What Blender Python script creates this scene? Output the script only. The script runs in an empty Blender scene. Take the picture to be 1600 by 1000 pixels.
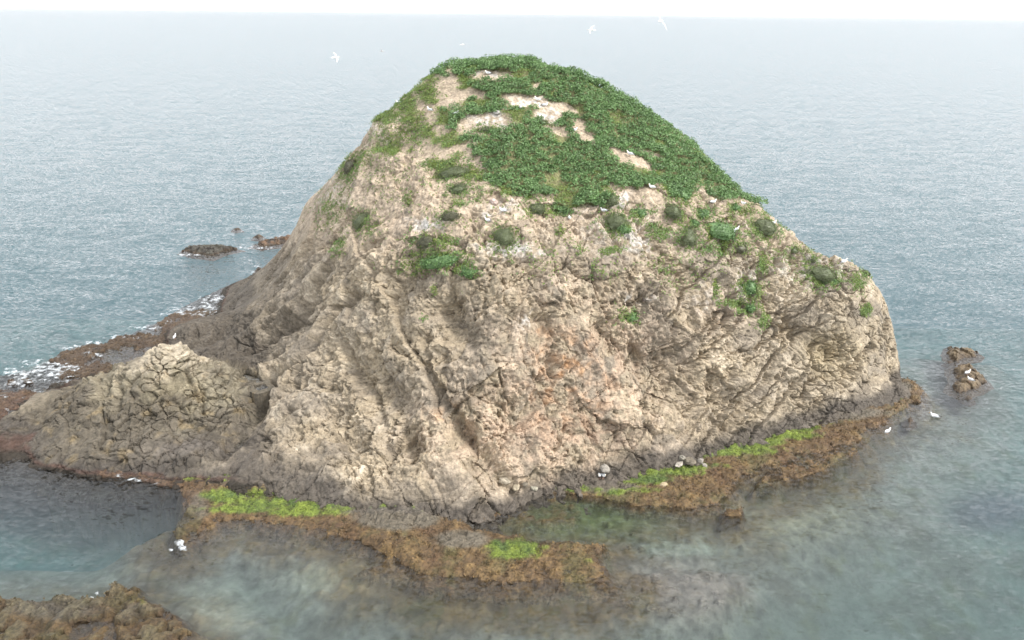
import bpy, math, time
import numpy as np
from mathutils import Matrix, Vector

T0 = time.time()
scene = bpy.context.scene
COL = scene.collection
RNG = np.random.default_rng(7)

# ------------------------------------------------------------------ camera
CAM_H, FPX, PITCH, ROLL = 26.0, 1142.0, math.radians(22.8), math.radians(0.62)
cam_data = bpy.data.cameras.new('camera')
cam = bpy.data.objects.new('camera', cam_data)
COL.objects.link(cam)
cam.location = (0, 0, CAM_H)
CAM_R = (Matrix.Rotation(math.pi / 2 - PITCH, 3, 'X') @ Matrix.Rotation(ROLL, 3, 'Z'))
cam.rotation_euler = CAM_R.to_euler()
cam_data.sensor_width = 36.0
cam_data.lens = FPX / 1600 * 36.0
cam_data.clip_end = 60000
cam_data.clip_start = 0.5
scene.camera = cam

# ------------------------------------------------------------------ sky, sun, exposure
SUN_EL, SUN_AZ = math.radians(50), math.radians(105)     # azimuth clockwise from +Y: behind the camera, to the right
world = bpy.data.worlds.new('World')
scene.world = world
world.use_nodes = True
wn, wl = world.node_tree.nodes, world.node_tree.links
bg = wn['Background']
sky = wn.new('ShaderNodeTexSky')
sky.sky_type = 'NISHITA'
sky.sun_disc = False
sky.sun_elevation = SUN_EL
sky.sun_rotation = SUN_AZ
sky.dust_density = 6.0
sky.air_density = 1.0
hs = wn.new('ShaderNodeHueSaturation')
hs.inputs['Saturation'].default_value = 0.25
wl.new(sky.outputs[0], hs.inputs['Color'])
wmix = wn.new('ShaderNodeMix')
wmix.data_type = 'RGBA'
wmix.inputs['Factor'].default_value = 0.60               # a closed white overcast over the sky's own gradient
wmix.inputs[7].default_value = (9.6, 9.9, 10.3, 1)
wl.new(hs.outputs[0], wmix.inputs[6])
wl.new(wmix.outputs[2], bg.inputs['Color'])
bg.inputs['Strength'].default_value = 0.105

sun_data = bpy.data.lights.new('sun', 'SUN')
sun_data.energy = 1.5
sun_data.angle = math.radians(10)
sun_data.color = (1.0, 0.955, 0.89)
sun = bpy.data.objects.new('sun', sun_data)
COL.objects.link(sun)
sd = Vector((math.sin(SUN_AZ) * math.cos(SUN_EL), math.cos(SUN_AZ) * math.cos(SUN_EL), math.sin(SUN_EL)))
sun.rotation_euler = sd.to_track_quat('Z', 'Y').to_euler()

scene.view_settings.view_transform = 'Standard'
scene.view_settings.look = 'None'
scene.view_settings.exposure = 1.25
scene.view_settings.gamma = 1.0
scene.cycles.transparent_max_bounces = 12
scene.cycles.max_bounces = 8
scene.cycles.volume_bounces = 0
scene.cycles.use_denoising = True
scene.cycles.denoising_prefilter = 'ACCURATE'
scene.cycles.use_adaptive_sampling = False

# ------------------------------------------------------------------ picture <-> place
RN = np.array(CAM_R)

def ray(u, v):
    d = RN @ np.array([(u - 800) / FPX, -(v - 500) / FPX, -1.0])
    return d

def at_z(u, v, z=0.0):
    d = ray(u, v)
    t = (z - CAM_H) / d[2]
    return np.array([d[0] * t, d[1] * t, z])

def at_y(u, v, y):
    d = ray(u, v)
    t = y / d[1]
    return np.array([d[0] * t, y, CAM_H + d[2] * t])

def project(P):
    q = (P - np.array([0, 0, CAM_H])) @ RN
    w = -q[:, 2]
    return 800 + FPX * q[:, 0] / w, 500 - FPX * q[:, 1] / w, w

# ------------------------------------------------------------------ numpy noise
def h32(ix, iy, iz, seed):
    h = (ix.astype(np.uint32) * np.uint32(374761393) + iy.astype(np.uint32) * np.uint32(668265263)
         + iz.astype(np.uint32) * np.uint32(2147483647 - 58) + np.uint32((seed * 974711 + 1013) & 0xffffffff))
    h = (h ^ (h >> np.uint32(13))) * np.uint32(1274126177)
    h = (h ^ (h >> np.uint32(16))) * np.uint32(2246822519)
    return h ^ (h >> np.uint32(15))

def r01(h):
    return (h & np.uint32(0xffff)).astype(np.float32) / 65535.0

def vnoise(P, scale, seed=0):
    """gradient noise, about -1..1; scale = size of a feature in metres (number or 3 numbers)"""
    p = (P / np.asarray(scale, np.float32)).astype(np.float32)
    i = np.floor(p).astype(np.int32)
    f = p - i
    w = f * f * f * (f * (f * 6 - 15) + 10)
    out = np.zeros(len(p), np.float32)
    for c in range(8):
        o = (c & 1, (c >> 1) & 1, (c >> 2) & 1)
        h = h32(i[:, 0] + o[0], i[:, 1] + o[1], i[:, 2] + o[2], seed)
        gx = (h & np.uint32(1023)).astype(np.float32) / 511.5 - 1
        gy = ((h >> np.uint32(10)) & np.uint32(1023)).astype(np.float32) / 511.5 - 1
        gz = ((h >> np.uint32(20)) & np.uint32(1023)).astype(np.float32) / 511.5 - 1
        g = gx * (f[:, 0] - o[0]) + gy * (f[:, 1] - o[1]) + gz * (f[:, 2] - o[2])
        ww = 1.0
        for k in range(3):
            ww = ww * (w[:, k] if o[k] else 1 - w[:, k])
        out += ww * g
    return out * 1.5

def fbm(P, scale, octs=4, seed=0, gain=0.5, ridged=False):
    a, s, tot, out = 1.0, np.asarray(scale, np.float32), 0.0, 0.0
    for k in range(octs):
        n = vnoise(P, s, seed + 17 * k)
        out = out + a * ((1 - 2 * np.abs(n)) if ridged else n)
        tot += a
        a *= gain
        s = s * 0.5
    return out / tot

def voronoi(P, scale, seed=0, jit=0.9, tilt=False):
    p = (P / np.asarray(scale, np.float32)).astype(np.float32)
    i = np.floor(p).astype(np.int32)
    f1 = np.full(len(p), 9, np.float32)
    f2 = np.full(len(p), 9, np.float32)
    ident = np.zeros(len(p), np.uint32)
    off = np.zeros_like(p)
    for a in (-1, 0, 1):
        for b in (-1, 0, 1):
            for c in (-1, 0, 1):
                q = i + np.array([a, b, c], np.int32)
                h = h32(q[:, 0], q[:, 1], q[:, 2], seed)
                jx = (h & np.uint32(1023)).astype(np.float32) / 1023 - .5
                jy = ((h >> np.uint32(10)) & np.uint32(1023)).astype(np.float32) / 1023 - .5
                jz = ((h >> np.uint32(20)) & np.uint32(1023)).astype(np.float32) / 1023 - .5
                dx = p[:, 0] - (q[:, 0] + .5 + jit * jx)
                dy = p[:, 1] - (q[:, 1] + .5 + jit * jy)
                dz = p[:, 2] - (q[:, 2] + .5 + jit * jz)
                d = np.sqrt(dx * dx + dy * dy + dz * dz)
                m = d < f1
                if tilt:
                    off[m, 0] = dx[m]; off[m, 1] = dy[m]; off[m, 2] = dz[m]
                f2 = np.where(m, f1, np.minimum(f2, d))
                ident = np.where(m, h, ident)
                f1 = np.where(m, d, f1)
    if tilt:        # a plane of its own lean in every cell: broken slabs
        g = np.stack([((ident >> np.uint32(s)) & np.uint32(255)).astype(np.float32) / 127.5 - 1 for s in (3, 11, 19)], 1)
        return f1, f2, ident, (off * g).sum(1)
    return f1, f2, ident

def sstep(a, b, x):
    t = np.clip((x - a) / (b - a), 0, 1)
    return t * t * (3 - 2 * t)

def lerp(a, b, t):
    return a + (b - a) * t

def poly_sd(X, Y, poly):
    """signed distance to a closed polygon, positive inside"""
    d = np.full(X.shape, 1e9, np.float32)
    ins = np.zeros(X.shape, bool)
    n = len(poly)
    for k in range(n):
        x0, y0 = poly[k][:2]
        x1, y1 = poly[(k + 1) % n][:2]
        ex, ey = x1 - x0, y1 - y0
        t = np.clip(((X - x0) * ex + (Y - y0) * ey) / (ex * ex + ey * ey + 1e-9), 0, 1)
        d = np.minimum(d, (X - x0 - t * ex) ** 2 + (Y - y0 - t * ey) ** 2)
        if y0 != y1:
            c = ((y0 > Y) != (y1 > Y)) & (X < (x1 - x0) * (Y - y0) / (y1 - y0) + x0)
            ins ^= c
    d = np.sqrt(d)
    return np.where(ins, d, -d)

def line_dist(P, line):
    d = np.full(len(P), 1e9, np.float32)
    tt = np.zeros(len(P), np.float32)
    n = len(line) - 1
    for k in range(n):
        a, b = line[k], line[k + 1]
        e = b - a
        t = np.clip(((P - a) @ e) / (e @ e), 0, 1)
        q = np.sqrt(((P - a - t[:, None] * e) ** 2).sum(1))
        m = q < d
        d = np.where(m, q, d)
        tt = np.where(m, (k + t) / n, tt)
    return d, tt

# ------------------------------------------------------------------ mesh and material helpers
def new_mesh(name, V, F, smooth=True, col=None, extra=None):
    """V (n,3); F (m,3) or (m,4) int arrays"""
    V = np.asarray(V, np.float32)
    F = np.asarray(F, np.int32)
    me = bpy.data.meshes.new(name)
    k = F.shape[1]
    me.vertices.add(len(V))
    me.vertices.foreach_set('co', V.ravel())
    me.loops.add(F.size)
    me.loops.foreach_set('vertex_index', F.ravel())
    me.polygons.add(len(F))
    me.polygons.foreach_set('loop_start', np.arange(0, F.size, k, dtype=np.int32))
    me.polygons.foreach_set('use_smooth', np.full(len(F), smooth, bool))
    me.update(calc_edges=True)
    if col is not None:
        a = me.attributes.new('tint', 'FLOAT_COLOR', 'POINT')
        c4 = np.ones((len(V), 4), np.float32)
        c4[:, :3] = col
        a.data.foreach_set('color', c4.ravel())
    for kx, arr in (extra or {}).items():
        a = me.attributes.new(kx, 'FLOAT', 'POINT')
        a.data.foreach_set('value', np.asarray(arr, np.float32))
    return me

def link(name, me, mat=None, parent=None, loc=None):
    o = bpy.data.objects.new(name, me)
    COL.objects.link(o)
    if mat is not None and me is not None and not me.materials:
        me.materials.append(mat)
    if parent is not None:
        o.parent = parent
    if loc is not None:
        o.location = loc
    return o

def tag(o, label=None, cat=None, group=None, kind=None):
    if label: o['label'] = label
    if cat: o['category'] = cat
    if group: o['group'] = group
    if kind: o['kind'] = kind
    return o

def thing(name, label, cat, loc, group=None, rz=0.0):
    o = bpy.data.objects.new(name, None)
    COL.objects.link(o)
    o.location = loc
    o.rotation_euler = (0, 0, rz)
    return tag(o, label, cat, group)

def grid_faces(nr, nc):
    a = np.arange(nr * nc).reshape(nr, nc)
    return np.stack([a[:-1, :-1].ravel(), a[:-1, 1:].ravel(), a[1:, 1:].ravel(), a[1:, :-1].ravel()], 1)

def compact(V, F, *arrs):
    use = np.zeros(len(V), bool)
    use[F.ravel()] = True
    mp = np.cumsum(use) - 1
    return (V[use], mp[F]) + tuple(a[use] for a in arrs)

def srgb(r, g, b):
    f = lambda c: (c / 255 / 12.92) if c / 255 <= .04045 else ((c / 255 + .055) / 1.055) ** 2.4
    return np.array([f(r), f(g), f(b)], np.float32)

def mat_tint(name, rough=0.9, spec=0.25, scale=9.0, contrast=0.35, bump=0.03, bscale=14.0, trans=0.0, tintattr=True, color=(.5, .5, .5)):
    m = bpy.data.materials.new(name)
    m.use_nodes = True
    n, l = m.node_tree.nodes, m.node_tree.links
    b = n['Principled BSDF']
    b.inputs['Roughness'].default_value = rough
    b.inputs['Specular IOR Level'].default_value = spec
    tc = n.new('ShaderNodeTexCoord')
    if tintattr:
        at = n.new('ShaderNodeAttribute')
        at.attribute_name = 'tint'
        base = at.outputs['Color']
    else:
        rgb = n.new('ShaderNodeRGB')
        rgb.outputs[0].default_value = (*color, 1)
        base = rgb.outputs[0]
    no = n.new('ShaderNodeTexNoise')
    no.inputs['Scale'].default_value = scale
    no.inputs['Detail'].default_value = 5
    no.inputs['Roughness'].default_value = 0.7
    l.new(tc.outputs['Object'], no.inputs['Vector'])
    mr = n.new('ShaderNodeMapRange')
    mr.inputs['From Min'].default_value = 0.3
    mr.inputs['From Max'].default_value = 0.7
    mr.inputs['To Min'].default_value = 1 - contrast
    mr.inputs['To Max'].default_value = 1 + contrast
    l.new(no.outputs['Fac'], mr.inputs['Value'])
    mx = n.new('ShaderNodeVectorMath')
    mx.operation = 'SCALE'
    l.new(base, mx.inputs[0])
    l.new(mr.outputs[0], mx.inputs['Scale'])
    l.new(mx.outputs[0], b.inputs['Base Color'])
    if bump > 0:
        n2 = n.new('ShaderNodeTexNoise')
        n2.inputs['Scale'].default_value = bscale
        n2.inputs['Detail'].default_value = 6
        n2.inputs['Roughness'].default_value = 0.7
        l.new(tc.outputs['Object'], n2.inputs['Vector'])
        bp = n.new('ShaderNodeBump')
        bp.inputs['Distance'].default_value = bump
        bp.inputs['Strength'].default_value = 1.0
        l.new(n2.outputs['Fac'], bp.inputs['Height'])
        l.new(bp.outputs[0], b.inputs['Normal'])
    if trans > 0:
        out = n['Material Output']
        tr = n.new('ShaderNodeBsdfTranslucent')
        l.new(mx.outputs[0], tr.inputs['Color'])
        ms = n.new('ShaderNodeMixShader')
        ms.inputs[0].default_value = trans
        l.new(b.outputs[0], ms.inputs[1])
        l.new(tr.outputs[0], ms.inputs[2])
        l.new(ms.outputs[0], out.inputs['Surface'])
    return m

M_ROCK = mat_tint('island_rock', scale=5.0, contrast=0.40, bump=0.08, bscale=7.0)
M_SHELF = mat_tint('shelf_rock_and_weed', rough=0.6, spec=0.4, scale=6.0, contrast=0.6, bump=0.10, bscale=8.0)
M_BED = mat_tint('seabed', scale=1.2, contrast=0.30, bump=0.05, bscale=4.0)
M_LEAF = mat_tint('leaves', rough=0.45, spec=0.5, scale=2.5, contrast=0.25, bump=0, trans=0.25)
M_PLAIN = mat_tint('plain_tinted', rough=0.7, spec=0.3, scale=20, contrast=0.06, bump=0)
print('setup', time.time() - T0)

# ================================================================== ISLAND base heightfield
# control points of the land: (picture column, picture row, distance y) or ('z', column, row, height)
CY = [
 # main face, column by column from the foot to the skyline
 (760,700,36.5),(760,600,39),(760,500,41),(760,420,43),(760,330,46.5),(760,250,50.5),(760,180,55),(760,120,59.5),(770,93,62),
 (680,700,36.8),(680,600,39.6),(680,500,42),(680,400,45),(680,300,49.5),(680,220,54),(680,150,58.8),(690,107,61.5),
 (600,700,37.6),(600,600,40.6),(600,500,43.6),(600,400,47.4),(600,300,52.4),(600,240,56.2),(600,187,60),
 (540,680,39),(540,600,42),(540,520,45),(540,440,49),(540,370,53),(540,310,57.5),(530,277,61.5),(560,237,60.5),
 (480,640,41.3),(480,560,46),(490,500,49),(490,430,54),(490,370,59),(482,318,63.5),
 (450,600,44.5),(430,560,48.5),(430,520,51.5),(450,460,56),(455,410,62),(462,374,67),(430,415,69.5),(400,432,70),(352,470,66.5),
 (400,700,40),(420,650,42.5),(380,560,50),(330,540,52.3),(300,520,56),(350,500,58.5),(400,470,61),
 (900,650,39.6),(900,550,41.6),(900,450,43.6),(900,380,45.6),(900,330,47.6),(900,250,51.6),(900,180,55.6),(900,121,60.2),(830,100,61.5),
 (1000,620,41),(1000,520,43),(1000,420,45),(1000,340,47.6),(1000,280,50.5),(1000,205,56),(990,158,59.5),(1055,206,58.2),
 (1100,600,43),(1100,500,45),(1100,420,47),(1100,350,49.6),(1100,290,53),(1102,252,56.5),
 (1200,580,45),(1200,500,46.6),(1200,430,48.5),(1200,385,50.8),(1158,312,55.2),(1205,358,53.5),
 (1300,560,47.2),(1300,500,48.5),(1300,445,50),(1260,398,52.4),(1310,411,52),
 (1370,540,49.1),(1370,480,50.3),(1352,436,52),(1382,482,51.6),(1390,530,51.2),(1398,568,51.0),(1372,485,52.8),(1390,528,52.8),(1340,448,53.4),(1360,462,53.6),(1300,415,54),
 # the knob of jointed rock on the left
 (60,685,41.2),(130,680,39.9),(200,680,39.6),(270,680,39.9),(330,670,41),(200,620,42),(270,620,42),(330,620,43),(130,640,41.8),(270,580,43.6),
 (-60,690,40.8),(0,675,41.5),(20,668,41.9),(60,648,42.5),(0,698,40.0),(100,617,44),(150,587,44.5),(200,566,44.8),(235,552,44.6),(265,536,44.4),(310,560,45.2),(360,580,45.5),(410,600,45.5),(400,588,47.5),
]
CZ = [  # foot of the rock (height given)
 (-60,760,-.2),(0,716,0),(60,730,0),(130,742,0),(200,745,0),(270,745,.2),(335,735,.4),(400,745,.3),(450,755,.3),(500,765,.3),(560,785,.3),(620,792,.2),(690,795,.2),
 (760,793,.2),(800,778,.2),(840,757,.3),(900,747,.4),(960,740,.4),(1000,727,.5),(1050,708,.6),(1100,692,.6),(1150,677,.6),(1200,662,.6),(1250,647,.6),(1300,633,.6),(1350,618,.6),(1395,600,.6),
 (270,530,.3),(300,503,.2),
]
pts = [at_y(*c) for c in CY]
foot = [at_z(*c) for c in CZ]
ctrl = pts + foot
for k_, p in enumerate(foot[:26]):
    for dy, z in (((1.3, -2.4), (3.0, -5.0)) if k_ < 6 else ((2.0, -1.4), (6.0, -4.0))):
        ctrl.append(np.array([p[0], p[1] - dy, z]))
for x, y, z in [
  # hidden far side and the sea round it
  (30.5,51,-1.5),(30.5,55,-1.5),(28.5,49,-1.2),(28,60,-.5),(25,66,-.5),(16,74,-.5),(4,82,-.5),(-8,83,-.5),(-18,79,-.5),(-24,75,-.5),(-29,71,-.5),(-31,66,-1),(-33,60,-1),
  (33,52,-4),(34,60,-4),(30,70,-4),(18,82,-4),(2,90,-4),(-16,88,-4),(-30,80,-4),(-40,70,-4),(-45,60,-4),
  (22,58,7),(16,63,9),(8,68,13),(-2,70,16),(-9,70,13),(-14,70,9),(-18,70,5),(0,76,8),(-10,77,4),(10,75,5),(20,64,4),(26,56,3.5),
  (-40,50,-1),(-33,50,-.6),(-27,49.5,-.3),(-22,49.3,.2),(-30,56,-.8),(-24,54,-.2),(-19,50.5,1.2),(-36,46,-.8),(-42,44,-1),(-46,42,-2),(-28,62,-.8),(-40,38,-3),(-50,46,-3),
]:
    ctrl.append(np.array([x, y, z]))
C = np.array(ctrl, np.float64)
GX0, GX1, GY0, GY1, GS = -52.0, 38.0, 26.0, 96.0, 0.2
gx = np.arange(GX0, GX1 + 1e-6, GS)
gy = np.arange(GY0, GY1 + 1e-6, GS)
n = len(C)
D = np.sqrt(((C[:, None, :2] - C[None, :, :2]) ** 2).sum(2))
A = np.zeros((n + 3, n + 3))
A[:n, :n] = -D + 0.12 * np.eye(n) * -1
A[:n, n] = 1
A[:n, n + 1:] = C[:, :2]
A[n:, :n] = A[:n, n:].T
wts = np.linalg.solve(A, np.concatenate([C[:, 2], np.zeros(3)]))
XX, YY = np.meshgrid(gx, gy)
H = wts[n] + wts[n + 1] * XX + wts[n + 2] * YY
for k in range(n):
    H += wts[k] * -np.sqrt((XX - C[k, 0]) ** 2 + (YY - C[k, 1]) ** 2)

def blur(Z, sig):
    r = int(3 * sig / GS) + 1
    k = np.exp(-0.5 * (np.arange(-r, r + 1) * GS / sig) ** 2)
    k /= k.sum()
    Z = np.apply_along_axis(lambda a: np.convolve(np.pad(a, r, 'edge'), k, 'valid'), 0, Z)
    return np.apply_along_axis(lambda a: np.convolve(np.pad(a, r, 'edge'), k, 'valid'), 1, Z)
H = blur(H, 0.45)

def hsample(Z, x, y):
    fx = np.clip((x - GX0) / GS, 0, len(gx) - 1.001)
    fy = np.clip((y - GY0) / GS, 0, len(gy) - 1.001)
    i, j = fx.astype(int), fy.astype(int)
    a, b = fx - i, fy - j
    return (Z[j, i] * (1 - a) * (1 - b) + Z[j, i + 1] * a * (1 - b) + Z[j + 1, i] * (1 - a) * b + Z[j + 1, i + 1] * a * b)

def hit(u, v):
    """where the sight line through a picture point meets the base land (or the water)"""
    d = ray(u, v)
    d = d / d[1]
    ys = np.arange(28, 95, 0.05)
    z = CAM_H + d[2] * ys
    h = np.maximum(hsample(H, d[0] * ys, ys), 0)
    k = np.argmax(z <= h)
    return np.array([d[0] * ys[k], ys[k], z[k]])
print('base', time.time() - T0)

# ------------------------------------------------------------------ island mesh: columns in x, even steps along each profile
NX, NR = 1160, 720
xs = np.linspace(-47, 31.5, NX)
fy = np.linspace(30, 92, 1600)
V0 = np.zeros((NR, NX, 3), np.float32)
prof_sm = None
Wall = np.zeros((NX, len(fy)))
for i, x in enumerate(xs):
    z = hsample(H, np.full_like(fy, x), fy)
    dz = np.gradient(z, fy)
    w = np.sqrt(1 + dz * dz)
    w *= np.where(z < -1.0, 0.25, 1.0)
    w *= np.where((dz < -0.25) & (fy > 50), 0.35, 1.0)
    Wall[i] = w
ker = np.ones(41) / 41
Wall = np.apply_along_axis(lambda a: np.convolve(np.pad(a, 20, 'edge'), ker, 'valid'), 0, Wall)
for i, x in enumerate(xs):
    s = np.concatenate([[0], np.cumsum(.5 * (Wall[i, 1:] + Wall[i, :-1]))])
    yy = np.interp(np.linspace(0, s[-1], NR), s, fy)
    V0[:, i, 0] = x
    V0[:, i, 1] = yy
    V0[:, i, 2] = hsample(H, np.full_like(yy, x), yy)
P = V0.reshape(-1, 3)
# base normals from the heightfield
e = 0.3
nx_ = -(hsample(H, P[:, 0] + e, P[:, 1]) - hsample(H, P[:, 0] - e, P[:, 1])) / (2 * e)
ny_ = -(hsample(H, P[:, 0], P[:, 1] + e) - hsample(H, P[:, 0], P[:, 1] - e)) / (2 * e)
N = np.stack([nx_, ny_, np.ones_like(nx_)], 1)
N /= np.linalg.norm(N, axis=1, keepdims=True)
N = N.astype(np.float32)
U_, V_, W_ = project(P)
print('cols', time.time() - T0)

# picture regions on the land
MASS = [(600,182),(655,130),(690,98),(735,90),(770,80),(820,85),(870,100),(920,118),(980,145),(1030,180),(1062,200),(1105,242),(1132,278),(1165,308),(1168,318),(1130,312),(1095,302),
        (1078,314),(1050,308),(1020,292),(985,300),(962,296),(945,308),(925,332),(880,326),(850,316),(815,300),(780,306),(755,288),(720,283),(690,280),(676,265),(640,242),(612,243),(598,236),(628,206),(650,192),(600,200)]
BARE = [(768,121,32,8,0),(757,196,42,15,-8),(822,158,36,9,4),(856,180,22,13,10),(698,147,16,20,30),(735,148,24,7,0),(912,212,24,9,32),(990,252,36,8,25),(838,138,10,5,0),
        (668,182,16,14,0),(1010,262,14,5,20),(905,196,12,5,20),(880,170,20,8,20),(648,215,12,16,30),(690,203,14,9,0),(955,298,8,10,0),(870,205,20,6,20),(712,160,10,14,30),(1015,240,22,4,20)]
def ell(u, v, e):
    a = math.radians(e[4])
    du, dv = u - e[0], v - e[1]
    return ((du * math.cos(a) + dv * math.sin(a)) / e[2]) ** 2 + ((-du * math.sin(a) + dv * math.cos(a)) / e[3]) ** 2
wob = fbm(P, 1.6, 3, 91)
wob2 = fbm(P, 1.6, 3, 137)
Uw, Vw = U_ + 26 * wob, V_ + 17 * wob2
veg = sstep(-4, 4, poly_sd(Uw, Vw, MASS) + 34 * fbm(P, 1.4, 3, 161) - 4)
for b_ in BARE:
    veg *= sstep(1.05, 1.6, ell(U_ + 11 * wob, V_ + 8 * wob2, b_))
holes = fbm(P, 2.2, 4, 151, gain=.6)
leftness = sstep(860, 640, U_)
veg *= sstep(.48 - .48 * leftness, .30 - .48 * leftness, holes)
veg *= (P[:, 2] > 8)

# ------------------------------------------------------------------ rock relief
K_KNOB = np.array([(-10,700),(-10,665),(60,640),(100,608),(150,575),(200,552),(262,528),(310,548),(370,575),(425,600),(400,650),(350,715),(250,745),(100,745)], float)
knob = sstep(-12, 8, poly_sd(U_, V_, K_KNOB)) * (P[:, 1] < 47.5)
K_EAST = [(1250,420),(1340,415),(1375,440),(1430,560),(1430,610),(1330,640),(1230,655),(1215,620),(1270,560),(1290,500)]
east = sstep(-15, 12, poly_sd(U_, V_, K_EAST))
flank = sstep(560, 480, U_) * (1 - knob)                        # bedded left flank
upper = sstep(430, 330, V_ + 30 * wob)
# coordinates turned so the beds run up to the right
def turned(P, a):
    ca, sa = math.cos(a), math.sin(a)
    return np.stack([P[:, 0] * ca + P[:, 2] * sa, P[:, 1], -P[:, 0] * sa + P[:, 2] * ca], 1)
warp = np.stack([fbm(P, 2.2, 3, 5), fbm(P, 2.2, 3, 6), fbm(P, 2.2, 3, 7)], 1)
Pw = P + 0.5 * warp
Pb = turned(Pw, math.radians(48))
big = fbm(P, (5.5, 5.5, 7), 3, 21, ridged=True)
beds = fbm(Pb, (7.0, 3.0, 1.1), 3, 33, ridged=True)
mid = fbm(Pw, (1.5, 1.5, 1.9), 3, 41, ridged=True)
print('noise', time.time() - T0)
f1, f2, idA, tA = voronoi(turned(Pw + .12 * warp[:, ::-1], .5), (2.0, 2.0, 2.9), 51, tilt=True)
facet = .8 * (r01(idA) - .5) + .9 * tA
crackA = np.exp(-((f2 - f1) / 0.07) ** 2)
f1b, f2b, idB, tB = voronoi(turned(Pw + .25 * warp, -.4), (.58, .58, .8), 61, tilt=True)
facB = .8 * (r01(idB) - .5) + .9 * tB
f1c, f2c, idC = voronoi(Pw + .2 * warp[:, ::-1], .27, 67)
nod = (.5 - f1c) + .5 * (r01(idC) - .5)
crackB = np.exp(-((f2b - f1b) / 0.12) ** 2)
crag = fbm(Pw, .6, 4, 71, gain=.6)
pits = np.maximum(0, fbm(P, .42, 3, 83, gain=.6) - .12)
patchy = sstep(-.25, .3, fbm(P, 3.2, 3, 97))                    # crusted crag against broken smooth faces
def joint_set(ang, lean, spacing, seed, wamp):
    # parallel fractures: every slab between two of them stands a little proud or back
    q = P + wamp * warp
    s = (q[:, 0] * math.cos(ang) + q[:, 2] * math.sin(ang) + q[:, 1] * lean) / spacing
    s = s + .35 * vnoise(P, 6.0, seed + 3)
    k = np.floor(s)
    f = s - k
    z0 = np.zeros(len(P), np.int32)
    patch = np.floor(vnoise(P, 5.0, seed + 9) * 2.0).astype(np.int32)
    off = r01(h32(k.astype(np.int32), patch * 0, z0, seed)) - .5
    d = np.minimum(f, 1 - f) * spacing
    on = sstep(-.15, .25, fbm(P, 3.0, 2, seed + 21))
    return off + .55 * (f - .5), np.exp(-(d / .07) ** 2) * on
stepA, crackJ1 = joint_set(math.radians(138), .25, 1.25, 901, .45)      # beds rising to the right
stepB, crackJ2 = joint_set(math.radians(17), .35, 2.1, 931, .5)         # steep joints leaning right
stepC, crackJ3 = joint_set(math.radians(100), .1, 1.7, 961, .5)         # near-level ledges
broken = sstep(-.2, .35, fbm(P, 4.0, 3, 981))
print('voronoi', time.time() - T0)

vegzone = sstep(-14, 14, poly_sd(U_, V_, MASS)) * (P[:, 2] > 8)
rough = (1 - .85 * vegzone) * (1 - .45 * upper)
disp = 0.75 * big * (1 - .7 * vegzone) * (1 - .5 * knob)
disp += rough * (1 - .6 * knob) * (.60 * beds * (.30 + .85 * flank) + .42 * mid)
midm = sstep(430, 600, U_) * sstep(1150, 1000, U_)
rightm = sstep(1000, 1150, U_)
jm = rough * (1 - knob) * (1 - .5 * east)
disp += jm * ((.30 + .35 * flank + .25 * rightm) * stepA - .16 * crackJ1 * np.maximum(flank, rightm))
disp += jm * (midm * (.42 * stepB - .17 * crackJ2) + (.16 + .14 * rightm) * stepC - .12 * crackJ3)
disp += rough * (.25 + .75 * broken) * (1 - .6 * east) * (.85 * facet * (1 - patchy * .5) - .20 * crackA) * (1 - knob) * (1 - .4 * flank)
disp += rough * (.15 + .85 * broken) * (.32 * facB - .15 * crackB) * (.35 + .65 * np.maximum(1 - patchy, east)) * (1 - knob)
disp += rough * (.25 + .75 * patchy) * (.30 * crag - 1.1 * pits + .28 * nod) * (1 - knob) * (1 - .35 * flank)
disp += (.06 * crag + .05 * nod) * (1 - .3 * knob)
# jointed stones of the knob and of the east end
stoneP = Pw * 1.0 + .10 * warp[:, ::-1]
sizeW = 1 + .25 * vnoise(P, 3.0, 301)
stoneP = stoneP + .35 * np.stack([fbm(P, 1.1, 2, 311), fbm(P, 1.1, 2, 312), fbm(P, 1.1, 2, 313)], 1)
f1s, f2s, idS, tS = voronoi(turned(stoneP, math.radians(35)), (.78, .62, .50), 111, jit=1.0, tilt=True)
gdep = .15 + .85 * sstep(-.3, .25, fbm(P, 1.6, 2, 321))
stone_d = gdep * (.32 * np.clip((f2s - f1s) / .16, 0, 1) ** .7 + .26 * (r01(idS) - .5) + .24 * tS - .05 * f1s) - .12
disp += knob * (stone_d + .15 * mid + .30 * stepB - .18 * crackJ2 + .22 * stepA - .2 * crackJ1 + .09 * crag)
f1e, f2e, idE = voronoi(turned(stoneP, math.radians(-35)), (.95, .8, .72), 131, jit=1.0)
east_d = .30 * np.clip((f2e - f1e) / .16, 0, 1) ** .7 + .40 * (r01(idE) - .5) - .12
disp += east * (1 - upper) * east_d

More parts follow.
